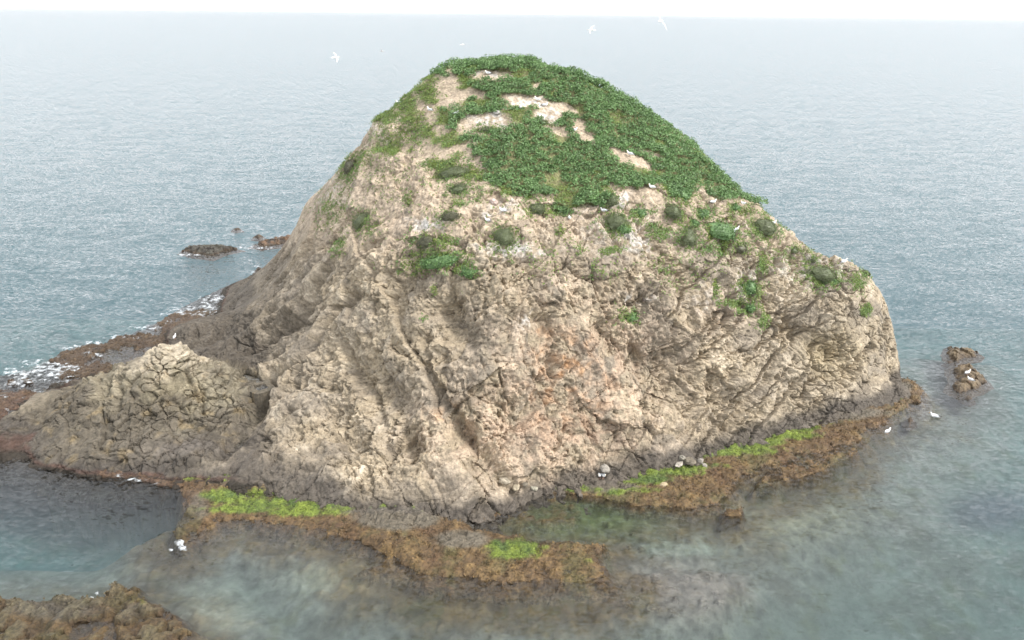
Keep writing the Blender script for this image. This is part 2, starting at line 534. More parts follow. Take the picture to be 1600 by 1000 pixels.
# named gullies, cracks, hollows and ribs: picture path, height of the relief, half width
STROKES = [
 ([(432,588),(410,640),(378,690),(352,716)], -1.3, .75),
 ([(556,468),(520,515),(490,560),(450,590),(430,600)], -.7, .38),
 ([(600,405),(560,440),(530,480),(505,520)], .45, .4),
 ([(525,425),(470,505),(420,545),(395,560)], -.8, .7),
 ([(545,400),(500,440),(445,480),(390,500)], .55, .6),
 ([(470,480),(420,510),(365,545)], .5, .45),
 ([(560,345),(520,400),(480,450)], -.7, .6),
 ([(535,285),(520,340),(505,400)], .5, .6),
 ([(500,330),(490,390),(440,450)], -.5, .5),
 ([(537,530),(575,605),(600,660),(614,715)], -.55, .35),
 ([(600,590),(612,615),(635,640)], -.6, .8),
 ([(660,520),(672,580),(705,640),(718,680)], -.55, .35),
 ([(655,490),(660,540),(690,600)], .5, .5),
 ([(700,470),(704,500),(730,525)], -.85, .9),
 ([(640,690),(650,705)], -1.0, .7),
 ([(690,700),(720,745),(770,780)], .8, 1.1),
 ([(800,775),(765,730),(735,690),(720,660)], -.75, .45),
 ([(560,730),(520,745),(480,760)], .4, .8),
 ([(840,490),(850,540),(868,590)], -.6, .55),
 ([(870,500),(930,530),(965,600),(970,660)], .45, .8),
 ([(925,505),(960,560)], -.7, .5),
 ([(1035,545),(1050,590)], -1.0, 1.5),
 ([(985,540),(1000,580)], -.6, .5),
 ([(1125,678),(1160,630),(1190,590),(1215,545)], -.6, .3),
 ([(1160,600),(1140,560),(1180,500)], .5, .8),
 ([(1225,505),(1245,530)], -.9, .8),
 ([(1268,535),(1290,560)], -.5, .9),
 ([(1308,600),(1345,545),(1392,490)], -.6, .28),
 ([(1245,622),(1260,570)], -.5, .35),
 ([(1300,500),(1330,540)], .5, .6),
 ([(1110,440),(1140,470),(1170,492)], -.45, .4),
 ([(1185,430),(1190,510)], -.3, .4),
 ([(780,430),(800,480)], .3, .7),
 ([(240,600),(285,640),(310,680)], -.35, .18),
 ([(290,580),(318,645)], -.3, .15),
 ([(170,600),(150,640)], -.4, .35),
 ([(190,590),(185,655)], -.35, .3),
 ([(640,250),(600,300),(575,350)], -.5, .6),
 ([(590,240),(575,280),(560,330)], .4, .6),
]
for path, amp, wd in STROKES:
    L = np.array([hit(*q) for q in path], np.float32)
    lo, hi = L.min(0) - 4 * wd, L.max(0) + 4 * wd
    m = np.where(((P > lo) & (P < hi)).all(1))[0]
    d, t = line_dist(P[m] + .35 * warp[m], L)
    disp[m] += 1.5 * amp * np.exp(-(d / wd) ** 2) * sstep(0, .12, t + .06) * (1 - .3 * t)
disp *= sstep(-2.2, -0.8, P[:, 2] + 1e-6) * .6 + .4
low = sstep(.1, 2.0, P[:, 2])
disp *= .55 + .45 * low
disp -= .22 * rough * low
cmax = 1.3 - .85 * np.maximum(sstep(1280, 1360, U_), sstep(640, 560, U_) * sstep(56, 60, P[:, 1]))
disp = np.where(disp > 0, cmax * np.tanh(disp / cmax), disp)
# displacement leans outwards, so crags overhang a little
Nd = N.copy()
Nd[:, 2] *= .75
Nd /= np.linalg.norm(Nd, axis=1, keepdims=True)
Q = P + Nd * disp[:, None]
print('disp', time.time() - T0)

# ------------------------------------------------------------------ rock colour (what the rock itself is)
tan = np.array([0.306, 0.252, 0.179], np.float32)
pale = np.array([0.495, 0.425, 0.327], np.float32)
greyb = np.array([0.168, 0.143, 0.113], np.float32)
pink = np.array([0.350, 0.252, 0.181], np.float32)
orange = np.array([0.349, 0.184, 0.068], np.float32)
dark = np.array([0.062, 0.054, 0.047], np.float32)
olive = np.array([0.184, 0.158, 0.107], np.float32)
guano = np.array([0.522, 0.504, 0.477], np.float32)
soil = np.array([0.411, 0.330, 0.247], np.float32)
redb = np.array([.068, .040, .031], np.float32)
moss = np.array([.11, .125, .03], np.float32)
def blend(c, k, m):
    return c + (k - c) * np.clip(m, 0, 1)[:, None]
n1 = fbm(P, 2.6, 4, 201)
n2 = fbm(P, .9, 4, 211)
n3 = fbm(P, .35, 3, 221)
Ct = np.repeat(tan[None], len(P), 0)
Ct = blend(Ct, pale, sstep(-.05, .5, n2 + .4 * crag) * .6)
smooth_face = (1 - patchy) * sstep(-.2, .35, r01(idA) - .35 + .5 * n2)
Ct = blend(Ct, greyb, smooth_face * .85)
Ct = blend(Ct, pale, sstep(.55, .8, r01(idA)) * sstep(-.2, .3, n2) * .35)
Ct = blend(Ct, greyb, sstep(.1, .5, n1) * .5 * sstep(400, 520, V_))
Ct = blend(Ct, greyb * 1.0, flank * sstep(-.3, .4, n1 + .2) * .55)
pk = np.exp(-(((U_ - 900) / 130) ** 2 + ((V_ - 600) / 150) ** 2)) + .6 * np.exp(-(((U_ - 640) / 60) ** 2 + ((V_ - 340) / 60) ** 2)) \
     + .55 * np.exp(-(((U_ - 760) / 120) ** 2 + ((V_ - 690) / 70) ** 2)) + .4 * np.exp(-(((U_ - 1120) / 60) ** 2 + ((V_ - 480) / 40) ** 2))
Ct = blend(Ct, pink, pk * sstep(-.35, .35, n2 + .3 * n3) * .9)
og = np.exp(-(((U_ - 880) / 55) ** 2 + ((V_ - 590) / 70) ** 2)) + .9 * np.exp(-(((U_ - 838) / 16) ** 2 + ((V_ - 505) / 16) ** 2)) \
     + .5 * np.exp(-(((U_ - 700) / 40) ** 2 + ((V_ - 655) / 30) ** 2))
Ct = blend(Ct, orange, og * sstep(.0, .45, n2 + .35 * n3) * .6)
yel = np.exp(-(((U_ - 1285) / 40) ** 2 + ((V_ - 555) / 40) ** 2)) * .3 + .5 * np.exp(-(((U_ - 275) / 40) ** 2 + ((V_ - 620) / 40) ** 2))
Ct = blend(Ct, np.array([.38, .30, .15], np.float32), yel)
Ct = blend(Ct, olive * np.array([.92, .95, 1.0], np.float32), knob * .8)
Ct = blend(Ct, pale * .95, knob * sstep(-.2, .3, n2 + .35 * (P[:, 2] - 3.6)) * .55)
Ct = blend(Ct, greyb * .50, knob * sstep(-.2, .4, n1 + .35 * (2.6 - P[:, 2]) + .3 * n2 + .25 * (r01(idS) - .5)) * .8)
Ct = blend(Ct, np.array([.27, .20, .10], np.float32), knob * sstep(.1, .5, n2 - .3 * n1) * .4)
# soil, guano and bare ground of the upper slope
Ct = blend(Ct, soil, upper * sstep(-.3, .2, n2 + .15) * .75)
gsp = np.zeros(len(P), np.float32)
for gu, gv, ru, rv, st in [(985,375,50,22,.7),(800,392,55,12,.8),(670,358,25,10,.9),(768,190,36,12,.8),(825,160,34,9,.9),(855,182,20,14,.9),(765,120,28,7,.6),(970,325,18,10,.9),(1150,365,22,8,.6),
                           (960,360,70,40,.35),(1250,420,60,30,.5),(985,465,22,9,.9),(1165,440,22,30,.55),(1320,425,40,18,.4),(800,330,40,10,.5),(766,343,10,8,.8),(786,333,8,8,.8),(945,732,10,6,.5),
                           (600,205,30,40,.35),(520,300,30,30,.4),(1100,470,40,25,.35),(820,500,16,12,.8)]:
    gsp = np.maximum(gsp, st * np.exp(-(((Uw - gu) / ru) ** 2 + ((Vw - gv) / rv) ** 2)))
Ct = blend(Ct, guano, np.clip(gsp * 1.0, 0, .85) * sstep(-.05, .4, n3 + .6 * n2 + gsp * .35))
Ct = blend(Ct, np.array([.13, .14, .05], np.float32), veg * .8)
mossm = upper * sstep(.38, .6, fbm(P, 1.3, 4, 231)) * (1 - veg) * .6 + (flank * sstep(330, 250, V_) * sstep(.1, .4, n2)) * .6
Ct = blend(Ct, moss, mossm * (V_ < 480))
# splash zone: dark lichen band over the foot, red-brown crust at the waterline
footz = P[:, 2] + .5 * n1 + .35 * n2
bandtop = np.interp(U_, [0, 340, 480, 640, 800, 900, 1000, 1150, 1400], [.15, .45, .6, .3, .35, .5, .8, .65, .85])
bandtop = np.where(P[:, 1] > 47.5, np.where(U_ < 560, 2.2, bandtop), bandtop)
Ct = blend(Ct, dark, sstep(bandtop + .5, bandtop - .25, footz) * .86)
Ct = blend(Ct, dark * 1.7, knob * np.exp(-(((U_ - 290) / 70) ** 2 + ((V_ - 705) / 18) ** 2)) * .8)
Ct = blend(Ct, greyb * .62, (P[:, 1] > 47.5) * sstep(560, 440, U_) * sstep(7.5, 3.5, footz) * .55)
Ct = blend(Ct, redb, sstep(.14, .0, P[:, 2] + .16 * n2) * sstep(420, 330, U_) * .8)
Ct = Ct * (1 + .25 * n3 + .25 * (r01(idB) - .5) + .22 * (r01(idA) - .5) + .2 * (r01(idS) - .5) * knob)[:, None]
Ct = blend(Ct, np.array([.032, .028, .022], np.float32), sstep(.02, -.12, P[:, 2]) * .9 * sstep(460, 380, U_))
Ct = np.clip(Ct, .015, .8)

# two rain pools on the saddle behind the knob: level floors with a rim
POOLS = []
for poly in ([(370,589),(384,582),(402,587),(414,596),(402,599),(384,595)], [(394,605),(413,600),(420,606),(404,611)]):
    z0 = float(np.mean([hit(*q)[2] for q in poly])) + .12
    pw = np.array([at_z(u, v, z0)[:2] for u, v in poly])
    m = np.where((np.abs(Q[:, 0] - pw[:, 0].mean()) < 4) & (np.abs(Q[:, 1] - pw[:, 1].mean()) < 4))[0]
    sdp = poly_sd(Q[m, 0], Q[m, 1], pw)
    zz = Q[m, 2]
    zz = np.where(sdp > .05, np.minimum(zz, z0 - .12), zz)
    zz = np.where((sdp <= .05) & (sdp > -.45), np.maximum(zz, z0 + .015 - .05 * np.clip(-sdp, 0, 1)), zz)
    Q[m, 2] = zz
    POOLS.append((poly, z0))
F = grid_faces(NR, NX)
zf = Q[F, 2].max(1)
F = F[zf > -1.1]
# faces wound so they look outwards
a, b, c = Q[F[:200, 0]], Q[F[:200, 1]], Q[F[:200, 2]]
if np.cross(b - a, c - a)[:, 2].mean() < 0:
    F = F[:, ::-1]
# stones that can be picked apart: one object each, children of the island
zone_k = (knob > .75) & (P[:, 2] > .35)
zone_e = (east > .75) & (upper < .3) & (P[:, 2] > .9)
key = np.where(zone_k, idS.astype(np.int64) + 1, np.where(zone_e, idE.astype(np.int64) + (1 << 33), 0))
vis_f = key[F]
whole = (vis_f[:, 0] > 0) & (vis_f == vis_f[:, :1]).all(1)
kf = np.where(whole, vis_f[:, 0], 0)
uk, inv, cnt = np.unique(kf, return_inverse=True, return_counts=True)
# size in the picture, front faces only
fa = Q[F]
nrm = np.cross(fa[:, 2] - fa[:, 0], fa[:, 3] - fa[:, 1])
toc = np.array([0, 0, CAM_H]) - fa.mean(1)
pa = np.maximum(0, (nrm * toc).sum(1)) / np.linalg.norm(toc, axis=1) ** 3
area = np.bincount(inv, pa)
area[uk == 0] = 0
order = np.argsort(-area)[:300]
island = link('island', None)
keep = np.ones(len(F), bool)
stones = []
sort = np.argsort(inv, kind='stable')
bounds = np.searchsorted(inv[sort], np.arange(len(uk) + 1))
for o_ in order:
    fi = sort[bounds[o_]:bounds[o_ + 1]]
    if len(fi) < 6 or area[o_] <= 0:
        continue
    keep[fi] = False
    stones.append(F[fi])
bpy.data.objects.remove(island)
vI, fI, cI = compact(Q, F[keep], Ct)
island = link('island', new_mesh('island', vI, fI, False, cI), M_ROCK)
tag(island, kind='structure')
for sf in stones:
    v_, f_, c_ = compact(Q, sf, Ct)
    o = link('stone', new_mesh('stone', v_, f_, False, c_), M_ROCK, parent=island)
print('island', len(fI), 'stones', len(stones), time.time() - T0)

QU, QV, QW = project(Q)
def surf(u, v, r=2.5):
    """point and normal of the finished land seen at a picture point"""
    m = np.where((np.abs(QU - u) < r) & (np.abs(QV - v) < r))[0]
    if len(m) == 0:
        return surf(u, v, r * 2) if r < 40 else (at_z(u, v), np.array([0, 0, 1.0]))
    w = QW[m]
    m = m[w < w.min() + 1.0]
    return Q[m].mean(0), N[m].mean(0)


# ================================================================== SHELF AND SEABED: one ground, two objects
SX = np.arange(-56, 60, .105)
SY = np.concatenate([np.arange(21, 58, .105), np.arange(58, 74, .2)])
sx, sy = np.meshgrid(SX, SY)
S = np.stack([sx.ravel(), sy.ravel(), np.zeros(sx.size)], 1).astype(np.float32)
w1 = fbm(S, 2.4, 4, 401, gain=.6)
w2 = fbm(S, 2.4, 4, 402, gain=.6)
wx, wy = S[:, 0] + .55 * w1, S[:, 1] + .55 * w2
g1 = fbm(S, 1.1, 4, 411, gain=.6)
g2 = fbm(S, .45, 3, 421, gain=.6)
g3 = fbm(S, 5.0, 3, 431)
vf1, vf2, vid = voronoi(S + .15 * np.stack([w1, w2, 0 * w1], 1), .55, 441)

def wp(poly, z=0.0):
    return [at_z(u, v, z)[:2] for u, v in poly]

SU_ = project(S)[0]
# height of the bed without the shelf
islD = hsample(H, np.clip(S[:, 0], GX0, GX1), np.clip(S[:, 1], GY0, GY1))
bed = np.full(len(S), -2.5, np.float32) + .5 * g3
bed -= 2.6 * sstep(-10, -24, S[:, 0]) * sstep(27, 35, S[:, 1])       # deeper hole off the knob
bed -= 1.2 * sstep(22, 44, S[:, 0])
bord = np.maximum(np.maximum(sstep(-42, -55.5, S[:, 0]), sstep(46, 59.5, S[:, 0])), np.maximum(sstep(27, 21.2, S[:, 1]), sstep(60, 73.5, S[:, 1])))
bed = lerp(bed, -5.5, bord)
# shelf pieces: outline in the picture, top, edge half-width, floor of the edge
PIECES = [
 # fringe under the water first
 ([(470,870),(540,860),(640,880),(720,920),(860,930),(990,920),(1000,940),(860,985),(740,975),(640,940),(520,905)], -.75, .9),
 ([(935,900),(1010,880),(1100,870),(1165,885),(1180,915),(1130,950),(1020,960),(930,950)], -.55, .5),
 ([(205,830),(270,800),(320,840),(300,870),(250,890),(200,880)], -.75, .8),
 ([(280,930),(330,960),(380,1000),(420,1060),(200,1060)], -.8, .9),
 ([(1080,800),(1180,760),(1330,715),(1420,690),(1480,650),(1460,620),(1330,800),(1250,850),(1130,850)], -.95, 1.4),
 ([(780,800),(870,770),(1000,800),(1080,810),(1100,850),(1020,880),(950,900),(900,850)], -.62, .6),
 ([(330,815),(420,830),(560,850),(620,890),(560,880),(450,850),(380,850)], -.6, .7),
 ([(1440,640),(1450,530),(1560,540),(1570,620),(1500,650)], -1.6, 1.2),
 # main shelf in front of the cliff
 ([(268,830),(285,795),(275,770),(300,735),(350,715),(450,740),(620,780),(760,785),(805,775),(800,800),(760,812),(700,806),(740,825),(830,838),(890,846),(945,850),(938,885),(955,905),(900,912),(800,912),(720,905),
   (640,892),(600,868),(560,845),(500,832),(430,824),(388,812),(340,820),(300,845),(285,850)], .13, .65),
 ([(600,868),(680,880),(760,895),(900,905),(985,905),(960,918),(860,925),(740,925),(660,915),(560,885)], -.22, .4),
 ([(860,770),(900,745),(1000,725),(1150,675),(1300,630),(1400,592),(1428,592),(1446,610),(1440,625),(1400,650),(1362,672),(1350,690),(1290,705),(1230,722),(1160,745),(1140,770),(1130,785),(1085,795),(1000,792),(930,778)], .13, .6),
 ([(1200,735),(1260,715),(1340,700),(1350,712),(1290,735),(1220,758),(1180,760)], .03, .22),
 ([(1130,793),(1158,795),(1155,808),(1130,806)], .18, .2),
 ([(845,752),(870,745),(905,752),(900,768),(870,772)], .12, .25),
 ([(790,770),(830,752),(870,752),(860,775),(800,800)], -.14, .5),
 ([(735,800),(800,783),(870,768),(910,790),(900,812),(820,818),(755,817)], -.30, .5),
 # foot of the knob
 ([(60,722),(130,732),(210,736),(300,735),(308,756),(270,766),(230,756),(130,742),(60,730)], .12, .15),
 # platform behind the knob
 ([(100,545),(140,538),(165,537),(172,528),(200,523),(245,522),(238,508),(262,492),(300,485),(345,478),(340,520),(300,560),(200,600),(130,600),(85,590),(100,572),(75,565)], .12, .25),
 ([(-40,612),(30,606),(60,611),(95,608),(150,580),(200,600),(90,650),(40,640),(-40,640)], .12, .25),
 ([(-40,640),(12,636),(16,650),(-10,660),(-40,660)], .3, .25),
 ([(10,593),(30,596),(30,602),(8,602)], .12, .15),
 ([(36,592),(50,592),(52,598),(38,599)], .2, .15),
 # rock at the bottom left
 ([(-60,945),(0,936),(60,938),(85,930),(108,928),(120,938),(160,932),(188,916),(218,920),(232,940),(262,958),(280,972),(302,988),(280,1005),(250,1050),(-60,1060)], .26, .5),
]
Z = bed.copy()
maxsd = np.full(len(S), -30, np.float32)
xs_, ys_ = S[:, 0] + .5 * vnoise(S, 2.6, 403), S[:, 1] + .5 * vnoise(S, 2.6, 404)
for poly, z, ew in PIECES[8:]:
    maxsd = np.maximum(maxsd, poly_sd(xs_, ys_, np.array(wp(poly))))
bed = lerp(np.float32(-1.15), bed, np.maximum(sstep(.5, -12, maxsd), sstep(300, 250, SU_) * sstep(43, 41, S[:, 1]) * sstep(28.5, 35, S[:, 1])))
Z = bed.copy()
for poly, z, ew in PIECES:
    ew = ew if z > -.5 else ew * 1.5
    pw = np.array(wp(poly))
    lo, hi = pw.min(0) - 4 * ew - 1, pw.max(0) + 4 * ew + 1
    m = np.where((wx > lo[0]) & (wx < hi[0]) & (wy > lo[1]) & (wy < hi[1]))[0]
    sdv = poly_sd(wx[m], wy[m], pw) if z > -.5 else poly_sd(xs_[m], ys_[m], pw)
    t = sstep(-2.2 * ew, .9 * ew, sdv)
    h = lerp(np.minimum(bed[m], z - .6), z, t)
    Z[m] = np.maximum(Z[m], np.where(t > 0, h, -9))
# basins and pools that stand in the shelf
for poly, z, ew in [
 ([(355,764),(420,768),(425,776),(370,776)], -.15, .2),
 ([(150,562),(200,545),(245,541),(262,545),(240,560),(175,574)], -.12, .25),
 ([(125,568),(150,556),(160,552),(165,558),(135,572)], -.1, .2),
 ([(20,606),(110,590),(130,592),(95,610),(60,611)], -.4, .3),
 ([(640,795),(700,800),(760,815),(740,820),(660,806)], -.12, .2),
 ([(110,975),(140,968),(180,975),(180,1010),(110,1010)], -.08, .2),
 ([(1195,668),(1260,655),(1300,660),(1260,672),(1210,680)], -.05, .25)]:
    pw = np.array(wp(poly))
    sdv = poly_sd(wx, wy, pw)
    t = sstep(-.6 * ew, 1.0 * ew, sdv)
    Z = lerp(Z, np.minimum(Z, z), t)
lift = sstep(-1.2, .1, Z)
Z += lift * (.22 * g1 + .13 * g2) + (1 - lift) * sstep(-1.9, -.7, Z) * .6 * (.34 * g1 + .22 * g2 + .25 * (.4 - vf1) + .2 * (r01(vid) - .5))
Z += lift * .16 * (r01(vid) - .5) + lift * .14 * (.4 - vf1)
Z -= lift * 1.25 * np.maximum(0, w1 + .6 * g1 - .08) * ((SU_ < 360) & (S[:, 1] > 47))
Z -= lift * .35 * np.maximum(0, .7 * w2 + .5 * g1 - .12) * (S[:, 1] < 47)
# boulders strewn on the shallow floor
bf1, bf2, bid = voronoi(S, 1.0, 461)
bl = np.maximum(0, .30 - bf1) * (r01(bid) > .45) * sstep(-1.4, -.6, Z) * sstep(.1, -.1, Z)
Z += bl * 1.0
near_rock_bl = sstep(330, 280, SU_) * (S[:, 1] < 34)
Z += near_rock_bl * sstep(-.3, .2, Z) * (.16 * (r01(vid) - .5) + .12 * (.35 - vf1) + .25 * g1 + .1 * g2)
# raised grey hump of shelf at the front
for hu, hv, rr, hh in [(620,815,2.6,.38),(710,845,1.7,.22),(330,760,2.0,.2),(1000,760,2.5,.15),(1400,610,2.0,.25)]:
    c = at_z(hu, hv, .3)
    Z += hh * np.exp(-((S[:, 0] - c[0]) ** 2 + (S[:, 1] - c[1]) ** 2) / rr ** 2) * sstep(-.3, .2, Z)
S[:, 2] = Z
SU, SV, SW = project(S)
print('shelf', time.time() - T0)

brown = np.array([0.092, 0.057, 0.026], np.float32)
ochre = np.array([0.155, 0.101, 0.041], np.float32)
dkbrown = np.array([0.060, 0.039, 0.021], np.float32)
shelfgrey = np.array([0.109, 0.092, 0.067], np.float32)
lime = np.array([0.159, 0.209, 0.032], np.float32)
green = np.array([0.075, 0.121, 0.029], np.float32)
sand = np.array([0.148, 0.148, 0.127], np.float32)
bedgrey = np.array([0.104, 0.098, 0.079], np.float32)
olivebed = np.array([0.104, 0.100, 0.048], np.float32)
pinkbed = np.array([0.173, 0.150, 0.131], np.float32)
Cs = np.repeat(brown[None], len(S), 0)
Cs = blend(Cs, ochre, sstep(-.1, .4, g1 + .5 * g2) * .85)
Cs = blend(Cs, dkbrown, sstep(.1, .5, -g1 + .4 * g2) * .75)
Cs = blend(Cs, np.array([.085, .075, .028], np.float32), sstep(.0, .4, w1 - .4 * g2) * .7)
Cs = blend(Cs, np.array([.10, .052, .028], np.float32), sstep(.05, .4, w2 + .4 * g2) * .35)
grey_m = np.zeros(len(S), np.float32)
for gu, gv, ru, rv, st in [(620,808,80,22,1),(720,842,55,16,.9),(400,735,80,16,.8),(560,790,60,16,.8),(310,790,22,30,.7),(950,760,60,14,.7),(870,745,60,16,1),(1080,700,130,14,.9),(1270,645,140,14,.9),(1390,605,40,14,.9),
                           (90,950,90,25,.7),(205,955,30,18,.6),(60,620,70,12,.3),(200,590,70,14,.5),(340,745,30,20,.6)]:
    grey_m = np.maximum(grey_m, st * np.exp(-(((SU - gu) / ru) ** 2 + ((SV - gv) / rv) ** 2) ** 1.5))
Cs = blend(Cs, shelfgrey, sstep(.3, .7, grey_m + .35 * g1))
islz = hsample(H, np.clip(S[:, 0], GX0, GX1), np.clip(S[:, 1], GY0, GY1))
near_rock = sstep(-.6, .1, islz) * (SU > 330) * (S[:, 1] < 52)
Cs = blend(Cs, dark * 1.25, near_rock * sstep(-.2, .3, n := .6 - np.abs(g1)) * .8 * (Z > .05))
redw = sstep(340, 240, SU) * (SV < 790) * (SV > 690) + sstep(90, 20, SU) * (SV > 600) * (SV < 660)
Cs = blend(Cs, redb, redw * .7)
lime_m = np.zeros(len(S), np.float32)
LIME = [(335,740,26,12,1),(318,735,12,8,.9),(350,775,34,14,1),(410,788,60,12,.9),(455,782,40,14,1),(470,795,55,9,.8),(385,795,60,9,.9),(432,768,14,8,1),(500,790,30,8,.9),(805,858,38,18,1.1),(780,850,16,10,.9),(830,850,18,8,.8),(650,787,22,6,.8),(700,795,40,5,.7),
        (785,795,22,7,.9),(895,762,26,8,.9),(960,770,20,6,.9),(1010,748,40,10,1),(1060,722,34,10,1),(1090,705,22,10,1),(1140,697,30,9,1.1),(1185,690,36,10,1.1),(1160,700,50,7,1),(1250,668,28,8,1),(1215,678,30,7,.9),(1030,735,40,14,.9),(1390,622,20,3,.7),(190,577,22,7,.55),(70,615,20,5,.4),(130,945,26,12,.35),(470,800,70,8,.8),(390,775,70,14,.7),(1010,765,30,6,.6),(1080,728,50,8,.8),(1180,705,50,7,.7),(850,765,30,6,.5),(1110,705,60,9,1),(1050,735,50,10,.9),(1230,680,60,8,.8),(1290,660,30,5,.5),(920,765,50,5,.6),(540,795,30,5,.6),(300,745,14,10,.7),(430,795,110,7,.6),(600,790,40,4,.5),(740,797,40,5,.6),(870,850,30,8,.4),(925,875,16,8,.4),(215,940,24,10,.35),(980,745,30,8,.6)]
for gu, gv, ru, rv, st in LIME:
    lime_m = np.maximum(lime_m, st * np.exp(-(((SU + 8 * w1 - gu) / (ru * 1.25)) ** 2 + ((SV + 4 * w2 - gv) / rv) ** 2) ** 1.3))
lm = sstep(.34, .80, lime_m + .42 * g1 + .55 * g2) * (Z > -.12)
limec = lerp(green[None], lime[None], sstep(-.35, .35, g1 + .4 * g2 + .3 * w1)[:, None])
Cs = Cs + (limec - Cs) * (lm * .92)[:, None]
cellm = near_rock_bl * sstep(.55, .8, r01(vid))
Cs = blend(Cs, np.array([.17, .145, .085], np.float32), cellm * .6 * (Z > .15) * sstep(-.1, .3, w1 + .3))
Cs = blend(Cs, np.array([.10, .09, .035], np.float32), near_rock_bl * sstep(0, .4, w2) * .6)
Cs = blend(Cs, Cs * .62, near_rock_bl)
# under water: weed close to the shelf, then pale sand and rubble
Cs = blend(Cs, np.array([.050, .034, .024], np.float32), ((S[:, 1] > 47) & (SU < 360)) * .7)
undw = sstep(-.6, -2.8, maxsd + 1.2 * g1 + .8 * w1)
undw = np.maximum(undw, .8 * np.exp(-(((SU - 920) / 150) ** 2 + ((SV - 805) / 45) ** 2) ** 2))
deep = sstep(-.12, -.5, Z) * (.25 + .75 * undw)
Cb = np.repeat(sand[None], len(S), 0)
Cb = blend(Cb, bedgrey, sstep(-.1, .35, g3 + .5 * w1) * .8)
Cb = blend(Cb, olivebed, sstep(.05, .4, w2 + .5 * g1) * .45)
for gu, gv, ru, rv, cc, st in [(1060,915,125,42,pinkbed*1.2,1),(1560,800,80,35,np.array([.07,.07,.085],np.float32),.95),(900,800,160,55,np.array([.085,.115,.045],np.float32),1.0),(560,900,90,30,np.array([.30,.28,.2],np.float32),.8),(760,950,140,30,olivebed,.5),
                               (1060,858,70,12,np.array([.26,.28,.23],np.float32),.6),(1200,800,150,50,np.array([.22,.2,.14],np.float32),.8),(240,860,45,40,np.array([.14,.115,.08],np.float32),.9),(330,960,60,40,np.array([.3,.28,.22],np.float32),.7),
                               (1500,600,90,60,np.array([.15,.12,.10],np.float32),.8)]:
    Cb = blend(Cb, cc, st * np.exp(-(((SU + 14 * w1 - gu) / ru) ** 2 + ((SV + 8 * w2 - gv) / rv) ** 2) ** 1.5))
Cb = Cb * (1 + (.08 + .30 * sstep(-2.2, -1.0, Z)) * g2 + .3 * (r01(vid) - .5) * sstep(-2.2, -.8, Z))[:, None]
Cs = Cs * (1 + .3 * g2)[:, None]
Cs = lerp(Cs, Cb, deep[:, None])
Cs = np.clip(Cs, .01, .7)
Fs = grid_faces(len(SY), len(SX))
zc = Z[Fs].max(1)
cov = hsample(H, np.clip(S[:, 0], GX0, GX1), np.clip(S[:, 1], GY0, GY1))
hid = (cov > 1.6)[Fs].all(1)
sh = (zc > -.5) & ~hid
v_, f_, c_ = compact(S, Fs[sh], Cs)
shelf = link('rock_shelf', new_mesh('rock_shelf', v_, f_, False, c_), M_SHELF)
tag(shelf, kind='structure')
v_, f_, c_ = compact(S, Fs[~sh & ~hid], Cs)
bedo = link('seabed', new_mesh('seabed', v_, f_, True, c_), M_BED)
tag(bedo, kind='structure')
# outer bed: sinks away under the open sea
ang = np.linspace(0, 2 * np.pi, 97)[:-1]
rads = [1, 1.25, 1.8, 3, 8, 40, 600]
ring_z = [-5.55, -9, -20, -38, -50, -54, -56]
vv, cc = [], []
bx0, bx1, by0, by1 = -55.9, 59.8, 21.1, 73.7
for r_, z_ in zip(rads, ring_z):
    for a_ in ang:
        dx, dy = math.cos(a_), math.sin(a_)
        t_ = 1 / max(abs(dx) / ((bx1 - bx0) / 2), abs(dy) / ((by1 - by0) / 2))
        vv.append(((bx0 + bx1) / 2 + dx * t_ * r_, (by0 + by1) / 2 + dy * t_ * r_, z_))
        cc.append(bedgrey)
ff = []
for k in range(len(rads) - 1):
    for j in range(96):
        j2 = (j + 1) % 96
        ff.append((k * 96 + j, (k + 1) * 96 + j, (k + 1) * 96 + j2, k * 96 + j2))
o = link('deep_seabed', new_mesh('deep_seabed', np.array(vv), np.array(ff), True, np.array(cc)), M_BED)
tag(o, kind='structure')
print('bed', time.time() - T0)

